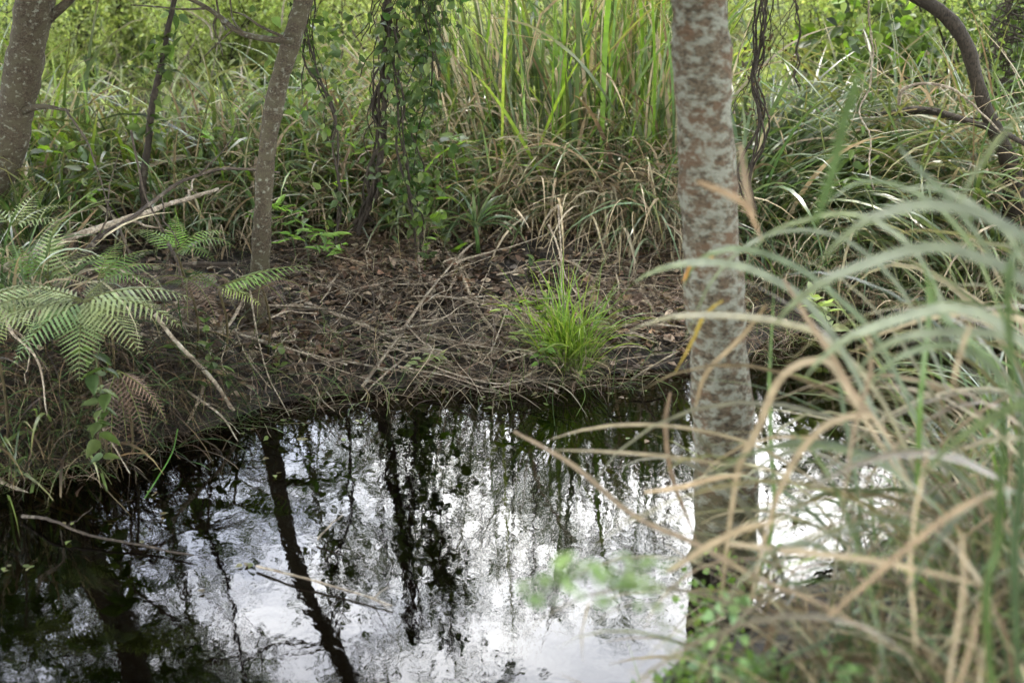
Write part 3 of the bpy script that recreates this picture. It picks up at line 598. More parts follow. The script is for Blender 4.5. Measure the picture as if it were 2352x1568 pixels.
stick('thin curved runner dropping from the vines across the leaf litter', [(962, 517), (965, 619), (986, 664), (1030, 729), (1075, 790), (1102, 824)], .006, lift=.04)
stick('thin tan cane leaning above the bright tuft', [(1259, 517), (1280, 568), (1297, 636), (1341, 698)], .006, D=(7.6, 6.9), twigs=0)
stick('second thin cane rising behind the bright tuft', [(1283, 470), (1288, 560), (1293, 640), (1300, 700)], .005, D=(7.4, 7.0), twigs=0)
stick('arched grey twig crossing behind the reddish branch', [(900, 760), (948, 752), (996, 742), (1044, 722), (1122, 722)], .006, lift=.06)
stick('smooth twig lying level right of the bright tuft', [(1372, 756), (1447, 747), (1550, 752), (1640, 770)], .008, lift=.03)
stick('short thick stick pointing down the bank near the lichened trunk', [(1437, 616), (1475, 671), (1509, 722)], .012, lift=.03)
stick('dark damp stick lying level in the mud by the lichened trunk', [(1430, 684), (1490, 690), (1560, 698)], .011, M_stickdark, lift=.01)
stick('thin twig along the waterline right of the bright tuft', [(1362, 848), (1430, 824), (1550, 807)], .005, lift=.02)
stick('pale twig slanting from the water toward the lichened trunk', [(1450, 869), (1500, 838), (1560, 803)], .006, D=(6.55, 6.3))
stick('lichen spotted pole slanting down from the big fern into the water', [(355, 722), (400, 780), (444, 831), (492, 879), (537, 944)], .010, D=(5.9, 5.75), twigs=0, taper=.8)
stick('pale branch lying along the bank below the leaning tree', [(533, 763), (605, 784), (677, 804), (804, 838)], .010, lift=.05)
stick('forked stick propped against the foot of the leaning tree', [(560, 688), (533, 736), (489, 797), (470, 860)], .009, D=(6.9, 6.1))
stick('stub of pale wood standing in the water below the lichen spotted pole', [(472, 879), (455, 927), (427, 985)], .011, D=(5.95, 5.7), twigs=0)
stick('grey log lying level behind the brown fern', [(417, 606), (480, 606), (547, 607)], .011, M_stickdark, D=(6.9, 6.9), twigs=0, taper=.85)
stick('upright broken grey stick right of the dark sapling', [(386, 561), (403, 606), (427, 712)], .008, M_stickdark, D=(6.5, 6.2), twigs=1)
stick('short grey stick leaning among the back ferns', [(270, 520), (284, 544), (314, 619)], .007, M_stickdark, D=(6.3, 6.1), twigs=1)
stick('long pale fallen log slanting up from the left edge behind the ferns', [(-40, 640), (0, 619), (137, 548), (222, 517), (328, 482), (383, 461), (444, 444), (500, 428)], .019, D=(5.9, 7.6), twigs=2, taper=.5, name='fallen_log', cat='log')
stick('brown branch lying beside the pale fallen log', [(190, 590), (230, 545), (300, 505), (350, 465), (420, 420), (520, 392), (640, 402)], .012, M_stickdark, D=(6.0, 7.3), twigs=3)
stick('pale runner lying right of the leaning tree foot', [(605, 701), (718, 705), (804, 729), (900, 770)], .007, lift=.05)
stick('thin dark twig arching right of the leaning tree foot', [(590, 735), (680, 714), (760, 712), (850, 735)], .006, M_stickdark, lift=.08)
stick('bare twig dipping in the water under the pale branch', [(684, 811), (704, 862), (735, 917), (762, 944)], .006, lift=.03)
stick('straight thin stem leaning from the leaning tree into the water', [(571, 647), (588, 756), (615, 859), (670, 965)], .005, D=(6.9, 5.95), twigs=0)
stick('thin stem trailing in the water below the lichen spotted pole', [(430, 900), (506, 954), (547, 1016)], .006, D=(5.8, 5.5))
stick('pale lichened branch entering the water at the left edge', [(-60, 1085), (0, 1107), (60, 1130), (113, 1157), (185, 1187), (260, 1200)], .0085, D=(5.05, 4.72), twigs=2, taper=.5)
stick('brown lichened branch half sunk below the left edge branch', [(51, 1187), (95, 1192), (137, 1204), (205, 1235), (342, 1259), (444, 1282)], .0065, M_stickdark, D=(4.68, 4.38), twigs=1, taper=.5)
stick('pale grey stick floating in the bright reflection', [(590, 1300), (684, 1324), (804, 1355), (905, 1388)], .0055, D=(4.31, 4.06), twigs=2)
stick('slim twig breaking the water right of the mirrored trunk', [(728, 1240), (755, 1212), (790, 1180)], .004, D=(4.5, 4.56), twigs=0)
stick('thin grey stick hanging over the left bank edge', [(0, 700), (30, 760), (90, 830), (110, 950)], .007, D=(5.3, 5.1))
stick('dry cane slanting into the left water', [(220, 960), (260, 1020), (298, 1090)], .005, D=(5.2, 4.95), twigs=0)
stick('long grey stem leaning across the left reeds', [(150, 250), (200, 330), (225, 400), (258, 505)], .006, M_stickdark, D=(7.2, 6.9))
stick('thin forked stem in front of the dark sapling', [(300, 300), (330, 440), (360, 500), (395, 560), (430, 600)], .006, M_stickdark, D=(6.9, 6.6))
stick('dark arching branch under the curved trunk', [(1985, 275), (2040, 262), (2120, 250), (2200, 268), (2300, 300), (2360, 330)], .028, M_dark, D=(8.5, 7.4), name='arching_branch')
stick('pale bent branch arching before the curved trunk', [(2065, 240), (2075, 205), (2120, 190), (2180, 200), (2235, 235), (2300, 300)], .010, D=(7.5, 7.2), name='arching_branch')
stick('black crooked branch above the arching sedge', [(2020, 165), (2070, 178), (2130, 175), (2180, 182)], .012, M_dark, D=(9, 9))
# twig tangle on the bank: many alike
cnt = 0
while cnt < 210:
    px, py = rng.uniform(380, 1560), rng.uniform(500, 890)
    if rng.random() > math.exp(-((px-850)/430)**2-((py-720)/170)**2)+.12: continue
    an = rng.choice([rng.uniform(-.5, .6), rng.uniform(.7, 2.2)]); L = rng.uniform(60, 260)
    q = [(px+math.cos(an)*L*t+rng.normal()*6, py+math.sin(an)*L*t*.6+rng.normal()*6) for t in (0, .3, .65, 1)]
    if max(y for _, y in q) > 935: continue
    stick('thin bare grey brown twig in the tangle on the far bank', q, rng.uniform(.002, .006), [M_stick, M_stick, M_stickdark][cnt % 3], 'bank_twig', lift=rng.uniform(.01, .09), twigs=int(rng.integers(1, 6)), group='bare twigs tangled on the far bank', cat='twig'); cnt += 1
    o = list(COL.objects)[-1]; o['label'] = 'bare grey brown twig '+('low by the water' if q[1][1] > 760 else 'midway up the bank' if q[1][1] > 640 else 'high on the bank')+', '+where(P(q[1][0], q[1][1], 7))

# brush of pale canes upper right
for k in range(30):
    px = rng.uniform(1720, 2020); py = rng.uniform(150, 240)
    q = [(px, py), (px-rng.uniform(30, 80), py-rng.uniform(40, 90)), (px-rng.uniform(90, 190), py-rng.uniform(90, 230))]
    stick('pale dead cane leaning in the sunlit brush behind the arching sedge', q, rng.uniform(.007, .02), M_stick, 'dead_cane', D=(13, 13.6), twigs=3, group='pale canes in the sunlit brush', cat='dead cane')

for k in range(70):
    D = rng.uniform(9.8, 14); px = rng.uniform(100, 2250); py = rng.uniform(60, 330)
    q = [(px, py), (px+rng.uniform(-60, 60), py-rng.uniform(30, 90)), (px+rng.uniform(-150, 150), py-rng.uniform(80, 260))]
    stick('thin pale stem in the sunlit tangle '+where(P(px, py, D)), q, rng.uniform(.004, .010), [M_stick, M_stick, M_stickdark][k % 3], 'thin_stem', D=(D, D+.5), twigs=4, group='thin stems in the sunlit tangle', cat='dead stem')
# ---------------------------------------------------------------- vines
def vine(name, label, pts, D, strands, r, off, leaf=None, mat=M_dark, turns=5, hangers=0):
    p = smoothpath([P(x, y, D) for x, y in pts], 8); n = len(p); base = p[-1]
    root = empty(name, base, label, 'vine'); st = Acc(); s = np.linspace(0, 1, n)
    for k in range(strands):
        ph = k*2*np.pi/strands+rng.uniform(0, 1); tw = turns*rng.uniform(.6, 1.3); o = off*(.5+.8*rng.random()+.8*np.sin(s*rng.uniform(3, 9)+rng.uniform(0, 6)))
        q = p+np.stack([np.cos(s*tw*6.28+ph)*o, np.sin(s*tw*6.28+ph)*o, 0*s], 1)+np.cumsum(rng.standard_normal((n, 3))*.002, 0)
        tube(st, q, r*rng.uniform(.5, 1.2), sides=6)
    for k in range(hangers):
        i = rng.integers(0, n//2); a0 = p[i]+rng.standard_normal(3)*off; L = rng.uniform(.15, .5); q = wander(a0, a0+np.array([rng.normal()*.1, 0, -L]), 9, .1); tube(st, q, r*.3, sides=4)
    st.build('stem', mat, root, base)
    if leaf:
        nl, sz, spread, tpl, pal = leaf; lv = Acc(); cc = rng.random(max(6, nl//14))**1.25; i = (np.clip(cc[rng.integers(0, len(cc), nl)]+rng.standard_normal(nl)*.04, 0, 1)*(n-1)).astype(int); sp = np.interp(i/(n-1), np.linspace(0, 1, len(spread)), spread)
        c = p[i]+rng.standard_normal((nl, 3))*sp[:, None]*np.array([1, .7, .6])
        leaves(lv, tpl, c, rdir(nl, -.9, .6), rdir(nl, .6)-np.array([0, .7, 0]), sz*rng.uniform(.5, 1.3, nl), pick(pal, nl)); lv.build('leaves', M_leaf, root, base)
    return root
vine('twisted_vine', 'dark ropes of bare vine twisted together, left of the leafy vine', [(905, -250), (893, -80), (890, 0), (884, 90), (878, 160), (868, 240), (866, 320), (856, 400), (838, 470), (815, 530)], 7.7, 5, .010, .022, turns=6, hangers=12)
vine('twisted_vine', 'thin dark vine strands beside the twisted ropes', [(930, -250), (912, -60), (905, 30), (895, 110), (872, 200), (862, 300), (850, 420), (852, 520)], 7.8, 3, .006, .03, turns=4, hangers=10)
vine('leafy_vine', 'curtain of heart shaped green leaves hanging on thin dark vines, centre', [(1010, -260), (1000, -80), (990, 0), (980, 90), (965, 200), (955, 280), (945, 370), (940, 450)], 7.6, 5, .004, .05, (720, .045, [.12, .10, .07, .05, .07, .04, .05], 'heart', GREEN+DARKL), turns=2, hangers=60)
vine('leafy_vine', 'smaller leafy vine strand on a thin trunk below the leaf curtain', [(900, 60), (912, 200), (915, 300), (930, 400), (945, 470), (960, 560)], 7.5, 3, .006, .02, (260, .055, [.06, .1, .12, .08, .05], 'ov', GREEN), turns=2)
vine('dark_vine', 'single dark vine slanting down right of the leaning tree', [(690, -160), (698, -20), (700, 80), (718, 150), (742, 210), (770, 290), (776, 360), (775, 430), (770, 500), (772, 560)], 7.35, 2, .009, .012, (70, .05, [.12, .08, .05], 'ov', GREEN), turns=3, hangers=6)
vine('dark_vine', 'thin leafy vine hanging close right of the leaning tree', [(720, -100), (716, 20), (716, 90), (735, 190), (755, 250), (760, 330)], 7.4, 2, .004, .02, (150, .05, [.1, .09, .05], 'heart', GREEN), turns=2)
vine('dead_vine', 'hanging bunch of blackened dead vines right of the lichened trunk', [(1768, -200), (1758, -20), (1752, 60), (1745, 120), (1730, 180), (1745, 250), (1738, 330), (1722, 400), (1732, 470)], 6.6, 7, .0045, .02, (90, .025, [.05, .04, .02], 'brown', BROWN[:3]), turns=2, hangers=20)
vine('dead_vine', 'thin dead vine hanging beside the blackened bunch', [(1815, -100), (1822, 0), (1832, 60), (1826, 130), (1828, 190)], 8, 2, .006, .01, (20, .02, [.02, .02], 'brown', BROWN[:3]), hangers=4)
vine('dead_vine', 'dark vine strands hanging behind the curved trunk', [(2330, -100), (2325, 0), (2310, 80), (2300, 160), (2290, 220)], 8.6, 5, .008, .07, (260, .05, [.2, .2, .1], 'ov', GREEN), hangers=24)
vine('dead_vine', 'thin pale stem hanging above the arching sedge', [(2000, -100), (1990, 0), (1988, 60), (2000, 140), (1975, 220), (1985, 300), (2000, 420)], 6.0, 1, .005, .01, (26, .05, [.12, .05], 'ov', GREEN), mat=M_stick, hangers=3)

# ---------------------------------------------------------------- ferns
def frond(acc, st, p0, az, L, el, droop, pal, npin=16, wd=.42, pinn=9, dens=1., tilt=0., wsc=1.):
    s = np.linspace(0, 1, npin+4); e = el-droop*s**1.3; seg = L/(npin+3)
    t = np.stack([np.cos(e)*math.cos(az), np.cos(e)*math.sin(az), np.sin(e)], 1); p = p0+np.concatenate([np.zeros((1, 3)), np.cumsum(t[:-1]*seg, 0)])
    tube(st, p, np.linspace(.0035, .001, len(p)), sides=4, col=(.14, .15, .05))
    side = np.array([-math.sin(az), math.cos(az), 0]); col = pick(pal, 1)[0]
    for i in range(2, npin+3):
        u = (i-2)/(npin+1); pl = L*wd*(1-u)**.8*min(1, .75+u*1.5)+.006
        for sg in (-1, 1):
            up = np.cross(t[i], side*sg)*sg
            d = nrm(side*sg*.9+t[i]*.42+np.array([0, 0, -.12+tilt])); m = max(4, int(pinn*(pl/(L*wd))+2)); v = np.linspace(.04, 1, m)
            dd = d[None]; nn = np.cross(t[i], side)[None]*1.0+rng.standard_normal((1, 3))*.15
            leaves(acc, 'pinna', p[i][None], dd, nn, pl*wsc, (col*(1+.1*rng.standard_normal()))[None])
def fern(label, c, fr, pal, name='fern', mat=None, **k):
    root = empty(name, c, label, 'fern'); a = Acc(); st = Acc(); c = np.asarray(c)
    g = G(c[0], c[1]); g[1] += .05
    tube(st, smoothpath([g, (g+c)/2+[.02, .02, 0], c], 4), .006, sides=5, col=(.1, .08, .04))
    for az, L, el, dr in fr: frond(a, st, c, R(az), L, R(el), R(dr), pal, **k)
    a.build('fronds', mat or M_fern, root, c); st.build('stalks', M_fern, root, c)
FP = [(.29, .35, .16), (.25, .31, .14), (.32, .38, .20)]
FG = [(.15, .26, .06), (.18, .29, .07), (.12, .21, .05)]
fern('large pale green fern spreading like a star over the left water edge', P(192, 690, 5.05), [(-82, .36, -20, 50), (-40, .38, 0, 55), (-15, .42, 12, 55), (8, .42, 18, 50), (205, .42, 5, 45), (185, .36, 14, 45), (168, .34, 18, 40), (-125, .38, -5, 50), (60, .22, 30, 40), (-62, .22, -10, 60)], FP, npin=16, wd=.36, wsc=1.0)
fern('pale fern cropped by the left edge beside the big star shaped fern', P(-40, 690, 5.1), [(0, .30, 10, 50), (-30, .28, 0, 50), (30, .3, 20, 50), (-60, .26, -10, 50)], FP, npin=12, wd=.42, pinn=12)
fern('upright light green ferns behind the big star shaped fern', P(110, 640, 5.8), [(80, .28, 75, 40), (95, .26, 70, 50), (40, .26, 45, 60), (150, .30, 50, 70), (170, .3, 35, 50), (10, .3, 40, 60), (-20, .25, 20, 50)], FG+FP, npin=13, wd=.34)
fern('small light fern at the left edge under the pale log', P(30, 520, 6.2), [(160, .26, 40, 60), (20, .26, 40, 60), (0, .26, 25, 60), (60, .24, 50, 50)], FP, npin=12, wd=.34)
fern('bright green feathery fern below the dark sapling', P(405, 580, 6.6), [(20, .28, 50, 90), (0, .3, 40, 90), (160, .26, 50, 80), (100, .2, 60, 40), (-30, .24, 30, 80)], FG, npin=13, wd=.36)
fern('flat bright fern fronds lying before the leaning tree foot', P(500, 660, 6.3), [(0, .30, 20, 30), (12, .42, 20, 25), (-20, .22, 0, 40), (170, .26, 20, 50), (150, .22, 30, 40)], FG+LIME[:1], npin=13, wd=.36)
fern('mid green fern tucked right of the upright ferns', P(225, 640, 5.6), [(10, .28, 30, 60), (-10, .26, 20, 60), (35, .28, 40, 60), (70, .22, 50, 50)], FG, npin=13, wd=.36)
for lab, q, fr in (('dead brown fern hanging down toward the water below the big fern', P(270, 850, 5.15), [(-70, .30, -45, 45), (-50, .34, -30, 55), (-95, .36, -50, 38), (-20, .3, -20, 60), (0, .26, -30, 50), (-110, .3, -40, 45)]),
                   ('withered grey brown fern fronds left of the leaning tree', P(430, 640, 6.2), [(10, .24, 20, 90), (-20, .28, 5, 80), (-50, .3, 0, 80), (170, .22, 15, 80), (-80, .24, -10, 70)]),
                   ('shrivelled brown fern in front of the leaning tree foot', P(600, 650, 6.5), [(0, .26, 20, 100), (-40, .22, 0, 90), (30, .3, 30, 90), (180, .22, 10, 90), (-90, .2, -10, 80)])):
    fern(lab, q, fr, [(.10, .06, .04), (.13, .085, .055), (.08, .055, .04)], 'dead_fern', M_litter, npin=15, wd=.22, pinn=7)

# ---------------------------------------------------------------- leafy weeds
def weed(label, pts, sz, n, pal=GREEN, tpl='ov', name='leafy_weed', r=.0025, jit=.01, pair=True, mat=None):
    sp = smoothpath(pts, 8); base = sp[0]; root = empty(name, base, label, 'weed'); st = Acc(); lv = Acc(); tube(st, sp, np.linspace(r, r*.4, len(sp)), sides=5, col=(.09, .12, .04))
    i = np.linspace(2, len(sp)-1, n).astype(int); t = nrm(np.gradient(sp, axis=0)); c = sp[i]
    for sg in (-1, 1):
        az = np.arange(n)*(1.57 if pair else 0)+rng.uniform(-.3, .3, n); d = np.stack([np.cos(az)*sg, np.sin(az)*sg, rng.uniform(-.3, .5, n)], 1)+t[i]*.5
        leaves(lv, tpl, c+rng.standard_normal((n, 3))*jit, d, rdir(n, 2.5, .3), sz*rng.uniform(.7, 1.2, n), pick(pal, n))
    st.build('stem', M_leaf, root, base); lv.build('leaves', mat or M_leaf, root, base)
weed('trailing broad leaved vine hanging down under the big fern', [P(230, 790, 5.0), P(222, 850, 4.95), P(235, 920, 4.95), P(228, 980, 4.93), P(232, 1040, 4.95)], .085, 13, tpl='ov')
weed('upright small leaved weed beside the lichen spotted pole', [P(478, 960, 5.85), P(470, 900, 5.9), P(482, 850, 5.9), P(478, 790, 5.95), P(468, 740, 6.0)], .05, 9)
weed('green vine leaves trailing left of the lichen spotted pole end', [P(400, 790, 6), P(430, 820, 5.9), P(500, 840, 5.8), P(520, 870, 5.8)], .055, 6)
weed('two leaved weed on the bank below the leaning tree', [GR(640, 860), P(640, 830, 6.3), P(625, 800, 6.3)], .055, 3)
weed('long leaved sprig hanging right of the leaning tree', [P(600, 480, 7.1), P(660, 490, 7.0), P(720, 530, 6.9), P(775, 560, 6.85)], .085, 14, tpl='lance', pal=FG)
weed('second long leaved sprig right of the leaning tree', [P(620, 560, 7.1), P(680, 545, 7.0), P(740, 570, 6.9), P(772, 585, 6.85)], .07, 11, tpl='lance', pal=FG)
weed('third long leaved sprig crossing the leaning trunk', [P(700, 470, 7.0), P(650, 500, 6.95), P(610, 520, 6.9), P(580, 500, 6.9)], .06, 10, tpl='lance', pal=FG)
weed('pale compound leaf reaching left from the bright tuft', [P(1290, 790, 6.72), P(1260, 740, 6.7), P(1230, 708, 6.66), P(1190, 700, 6.62), P(1155, 712, 6.6)], .055, 7, pal=BRIGHT, pair=False)
weed('upper compound leaf beside the bright tuft', [P(1290, 800, 6.7), P(1250, 720, 6.68), P(1225, 690, 6.65), P(1255, 678, 6.65)], .05, 6, pal=BRIGHT, pair=False)
weed('lower compound leaf left of the bright tuft', [P(1280, 850, 6.6), P(1230, 790, 6.58), P(1205, 765, 6.55), P(1180, 770, 6.5)], .045, 7, pal=FP, pair=False)
weed('leaflets drooping to the water under the bright tuft', [P(1290, 840, 6.6), P(1270, 800, 6.5), P(1250, 812, 6.45), P(1235, 835, 6.4)], .045, 7, pal=FG, pair=False)
weed('small pale sprig on the waterline left of centre', [P(1035, 840, 6.6), P(1010, 815, 6.6), P(980, 820, 6.55), P(950, 838, 6.5)], .05, 8, pal=FP, pair=False)
weed('tiny yellow green sprig in the water right of the bright tuft', [W0(1335, 882), P(1340, 860, 6.5), P(1345, 848, 6.5)], .03, 5, pal=BRIGHT)
weed('small dark seedling on the leaf litter near the tan tussock', [GR(1470, 590), P(1470, 565, 7.9), P(1478, 548, 7.9)], .07, 4)
weed('seedling with paired leaves on the bank above the bright tuft', [GR(1215, 640), P(1212, 620, 7.4), P(1225, 600, 7.4)], .06, 3)
weed('bunch of toothed leaves on the far shore seen past the lichened trunk', [GR(1900, 760), P(1895, 720, 6.9), P(1880, 700, 6.85), P(1860, 685, 6.8)], .09, 10, pal=FP)
for k in range(26):
    px, py = rng.uniform(120, 1150), rng.uniform(300, 520); D = rng.uniform(7.4, 9.5); b = P(px, py, D); g = G(b[0]+rng.normal()*.2, b[1]+.1)
    weed('leafy stem among the reeds and grass behind the bank', [g, (g+b)/2+rng.standard_normal(3)*.05, b, b+np.array([rng.normal()*.15, 0, .05])], rng.uniform(.05, .085), 12, pal=GREEN+BRIGHT[:1], tpl=['ov', 'lance', 'heart'][k % 3], jit=.02)
    bpy.data.objects[-1] if False else None
for o in COL.objects:
    if o.get('label') == 'leafy stem among the reeds and grass behind the bank':
        o['group'] = 'leafy stems behind the bank'; o['label'] = 'leafy stem in the undergrowth '+where(o.location)
# bush with dark green leaves top right
shrub_mesh('green_bush', 'dark green broad leaved bush above the arching sedge', P(1990, 300, 9.6)*[1, 1, 0]+[0, 0, .3], 1.0, .65, 500, .11, GREEN+BRIGHT[:1], M_leaf, 'ov', ncl=30)
shrub_mesh('green_bush', 'small leaved bush of dark stems right of the curved trunk', P(2330, 300, 9.2)*[1, 1, 0]+[0, 0, .3], 1.9, .8, 3000, .05, GREEN, M_leaf, 'ov', ncl=60)
shrub_mesh('green_bush', 'thin small leaved bush at the right edge', P(2180, 300, 10.5)*[1, 1, 0]+[0, 0, .3], 1.9, .8, 2600, .05, GREEN+LIME, M_leaf, 'ov', ncl=60)

shrub_mesh('green_bush', 'yellow green thin bush seen over the pale bent branch', P(2020, 200, 12.5)*[1, 1, 0]+[0, 0, .6], 2.0, 1.0, 3500, .06, LIME+GREEN, ncl=60)
# ---------------------------------------------------------------- floating leaves on the pond
fl = [(164, 1205), (240, 1212), (154, 1246), (337, 1247), (372, 1185), (7, 1304), (60, 1306), (577, 1298), (482, 1365), (608, 1055), (632, 1088), (350, 1080), (655, 965), (470, 975), (505, 950), (700, 975), (780, 905), (830, 900),
      (870, 902), (926, 900), (1025, 905), (1060, 888), (1110, 915), (1155, 910), (1350, 850), (1370, 870), (1435, 915), (1475, 895), (1480, 850), (1500, 810), (1230, 908), (620, 1010), (560, 990), (690, 1010), (830, 970),
      (1455, 1008), (1480, 1015), (1250, 930), (1400, 905), (900, 915), (1120, 940), (360, 1130), (780, 1010)]
for k, (x, y) in enumerate(fl):
    p = W0(x+rng.normal()*2, y, .004); a = Acc(); n = int(rng.integers(1, 4)); 
    leaves(a, 'round', p[None]+rng.standard_normal((n, 3))*[.012, .012, .0]+[0, 0, .002], rdir(n, .1, .15), rdir(n, 6., .3), rng.uniform(.014, .03, n), pick([(.22, .26, .09), (.17, .21, .07), (.27, .25, .13), (.18, .13, .07)], n, .2))
    tag(a.build('floating_leaf', M_leaf, None, p), 'small pale yellow-green leaf floating on the dark water', 'floating leaf', 'pale leaves floating on the pond')
# thin water stems
for k in range(26):
    px, py = rng.uniform(380, 1560), rng.uniform(905, 990); p = W0(px, py, -.02); h = rng.uniform(.06, .22); a = Acc()
    q = smoothpath([p, p+[rng.normal()*.02, 0, h*.6], p+[rng.normal()*.06, 0, h]], 5); tube(a, q, .0016, sides=4, col=pick(GREEN+TAN, 1)[0])
    tag(a.build('water_stem', M_leaf, None, p), 'thread thin stem poking out of the water below the far bank', 'water plant', 'thin stems poking out of the water')
a = Acc(); q = smoothpath([P(408, 985, 5.3), P(395, 1040, 5.1), P(360, 1100, 4.95), P(328, 1150, 4.85)], 5); tube(a, q, .003, sides=5, col=(.09, .2, .03))
tag(a.build('trailing_stem', M_leaf, None, q[0]), 'single bright green stem trailing in the dark left water', 'water plant')
# left bank overhang: roots and hanging dead grass, bank shade put into their colours
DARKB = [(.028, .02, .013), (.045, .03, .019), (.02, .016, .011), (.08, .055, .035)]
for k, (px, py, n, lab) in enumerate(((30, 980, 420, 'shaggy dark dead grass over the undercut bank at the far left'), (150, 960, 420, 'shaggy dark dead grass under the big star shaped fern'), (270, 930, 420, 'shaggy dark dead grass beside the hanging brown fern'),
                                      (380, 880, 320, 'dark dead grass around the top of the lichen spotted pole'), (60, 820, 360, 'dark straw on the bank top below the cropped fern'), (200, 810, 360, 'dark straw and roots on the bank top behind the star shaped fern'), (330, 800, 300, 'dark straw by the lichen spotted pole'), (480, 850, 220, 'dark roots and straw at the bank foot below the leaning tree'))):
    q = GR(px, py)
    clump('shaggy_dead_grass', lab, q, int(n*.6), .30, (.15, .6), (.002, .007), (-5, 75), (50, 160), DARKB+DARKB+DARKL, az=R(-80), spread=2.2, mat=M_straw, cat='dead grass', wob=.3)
q = GR(60, 1040)
clump('drooping_grass', 'green and brown blades drooping into the water at the far left', q, 50, .3, (.3, .55), (.008, .016), (10, 60), (60, 150), GREEN+BROWN[:3], az=R(-80), spread=1.2, cat='grass clump')

# ---------------------------------------------------------------- near right: hero blades on the near bank
def hero(acc, pts, D, wpx, col, root=None, tipc=None, fold=.15, face=.45):
    wpx = wpx*1.08
    p = [P(x, y, D[0]+(D[1]-D[0])*i/(len(pts)-1)) for i, (x, y) in enumerate(pts)]
    if root is not None: p = [np.asarray(root, float)]+p
    sp = smoothpath(p, 7); n = len(sp); sp = sp+np.cumsum(rng.standard_normal((n, 3))*.0005, 0); t = nrm(np.gradient(sp, axis=0)); s = np.linspace(0, 1, n)
    view = nrm(sp-np.array([0, 0, CAMH])); sd = nrm(np.cross(t, view)); up = nrm(np.cross(sd, t)); sd = nrm(sd+up*face*np.sin(s*3+rng.uniform(0, 6))[:, None])
    Dm = np.interp(s, [0, 1], D); prof = np.minimum(1, .5+2*s)*np.clip((1-s)/.35, 0.02, 1)**.7
    hw = (wpx/F*Dm*.5*prof)[:, None]; nn = np.cross(sd, t)
    V = np.stack([sp-sd*hw+nn*hw*fold, sp, sp+sd*hw+nn*hw*fold], 1); c = np.repeat(np.asarray(col)[None], n, 0)
    if tipc is not None: f = (np.clip((s-.6)/.4, 0, 1))[:, None]; c = c*(1-f)+np.asarray(tipc)*f
    b = (np.arange(n-1)*3)[:, None]+np.arange(2)[None]; Q = np.stack([b, b+1, b+4, b+3], -1)
    acc.add(V.reshape(-1, 3), np.repeat(c, 3, 0), Q.reshape(-1, 4))
PG = (.19, .21, .16); PG2 = (.13, .16, .10); TN = (.40, .32, .21); TN2 = (.28, .21, .135); DG = (.06, .09, .035)
def rt(x, y): return G(x, y)-[0, 0, .03]
c1 = rt(1.25, 2.9)
root = empty('foreground_grass', c1, 'big out of focus grass clump with arching pale blades on the near right bank', 'grass clump'); A1 = Acc(); A2 = Acc()
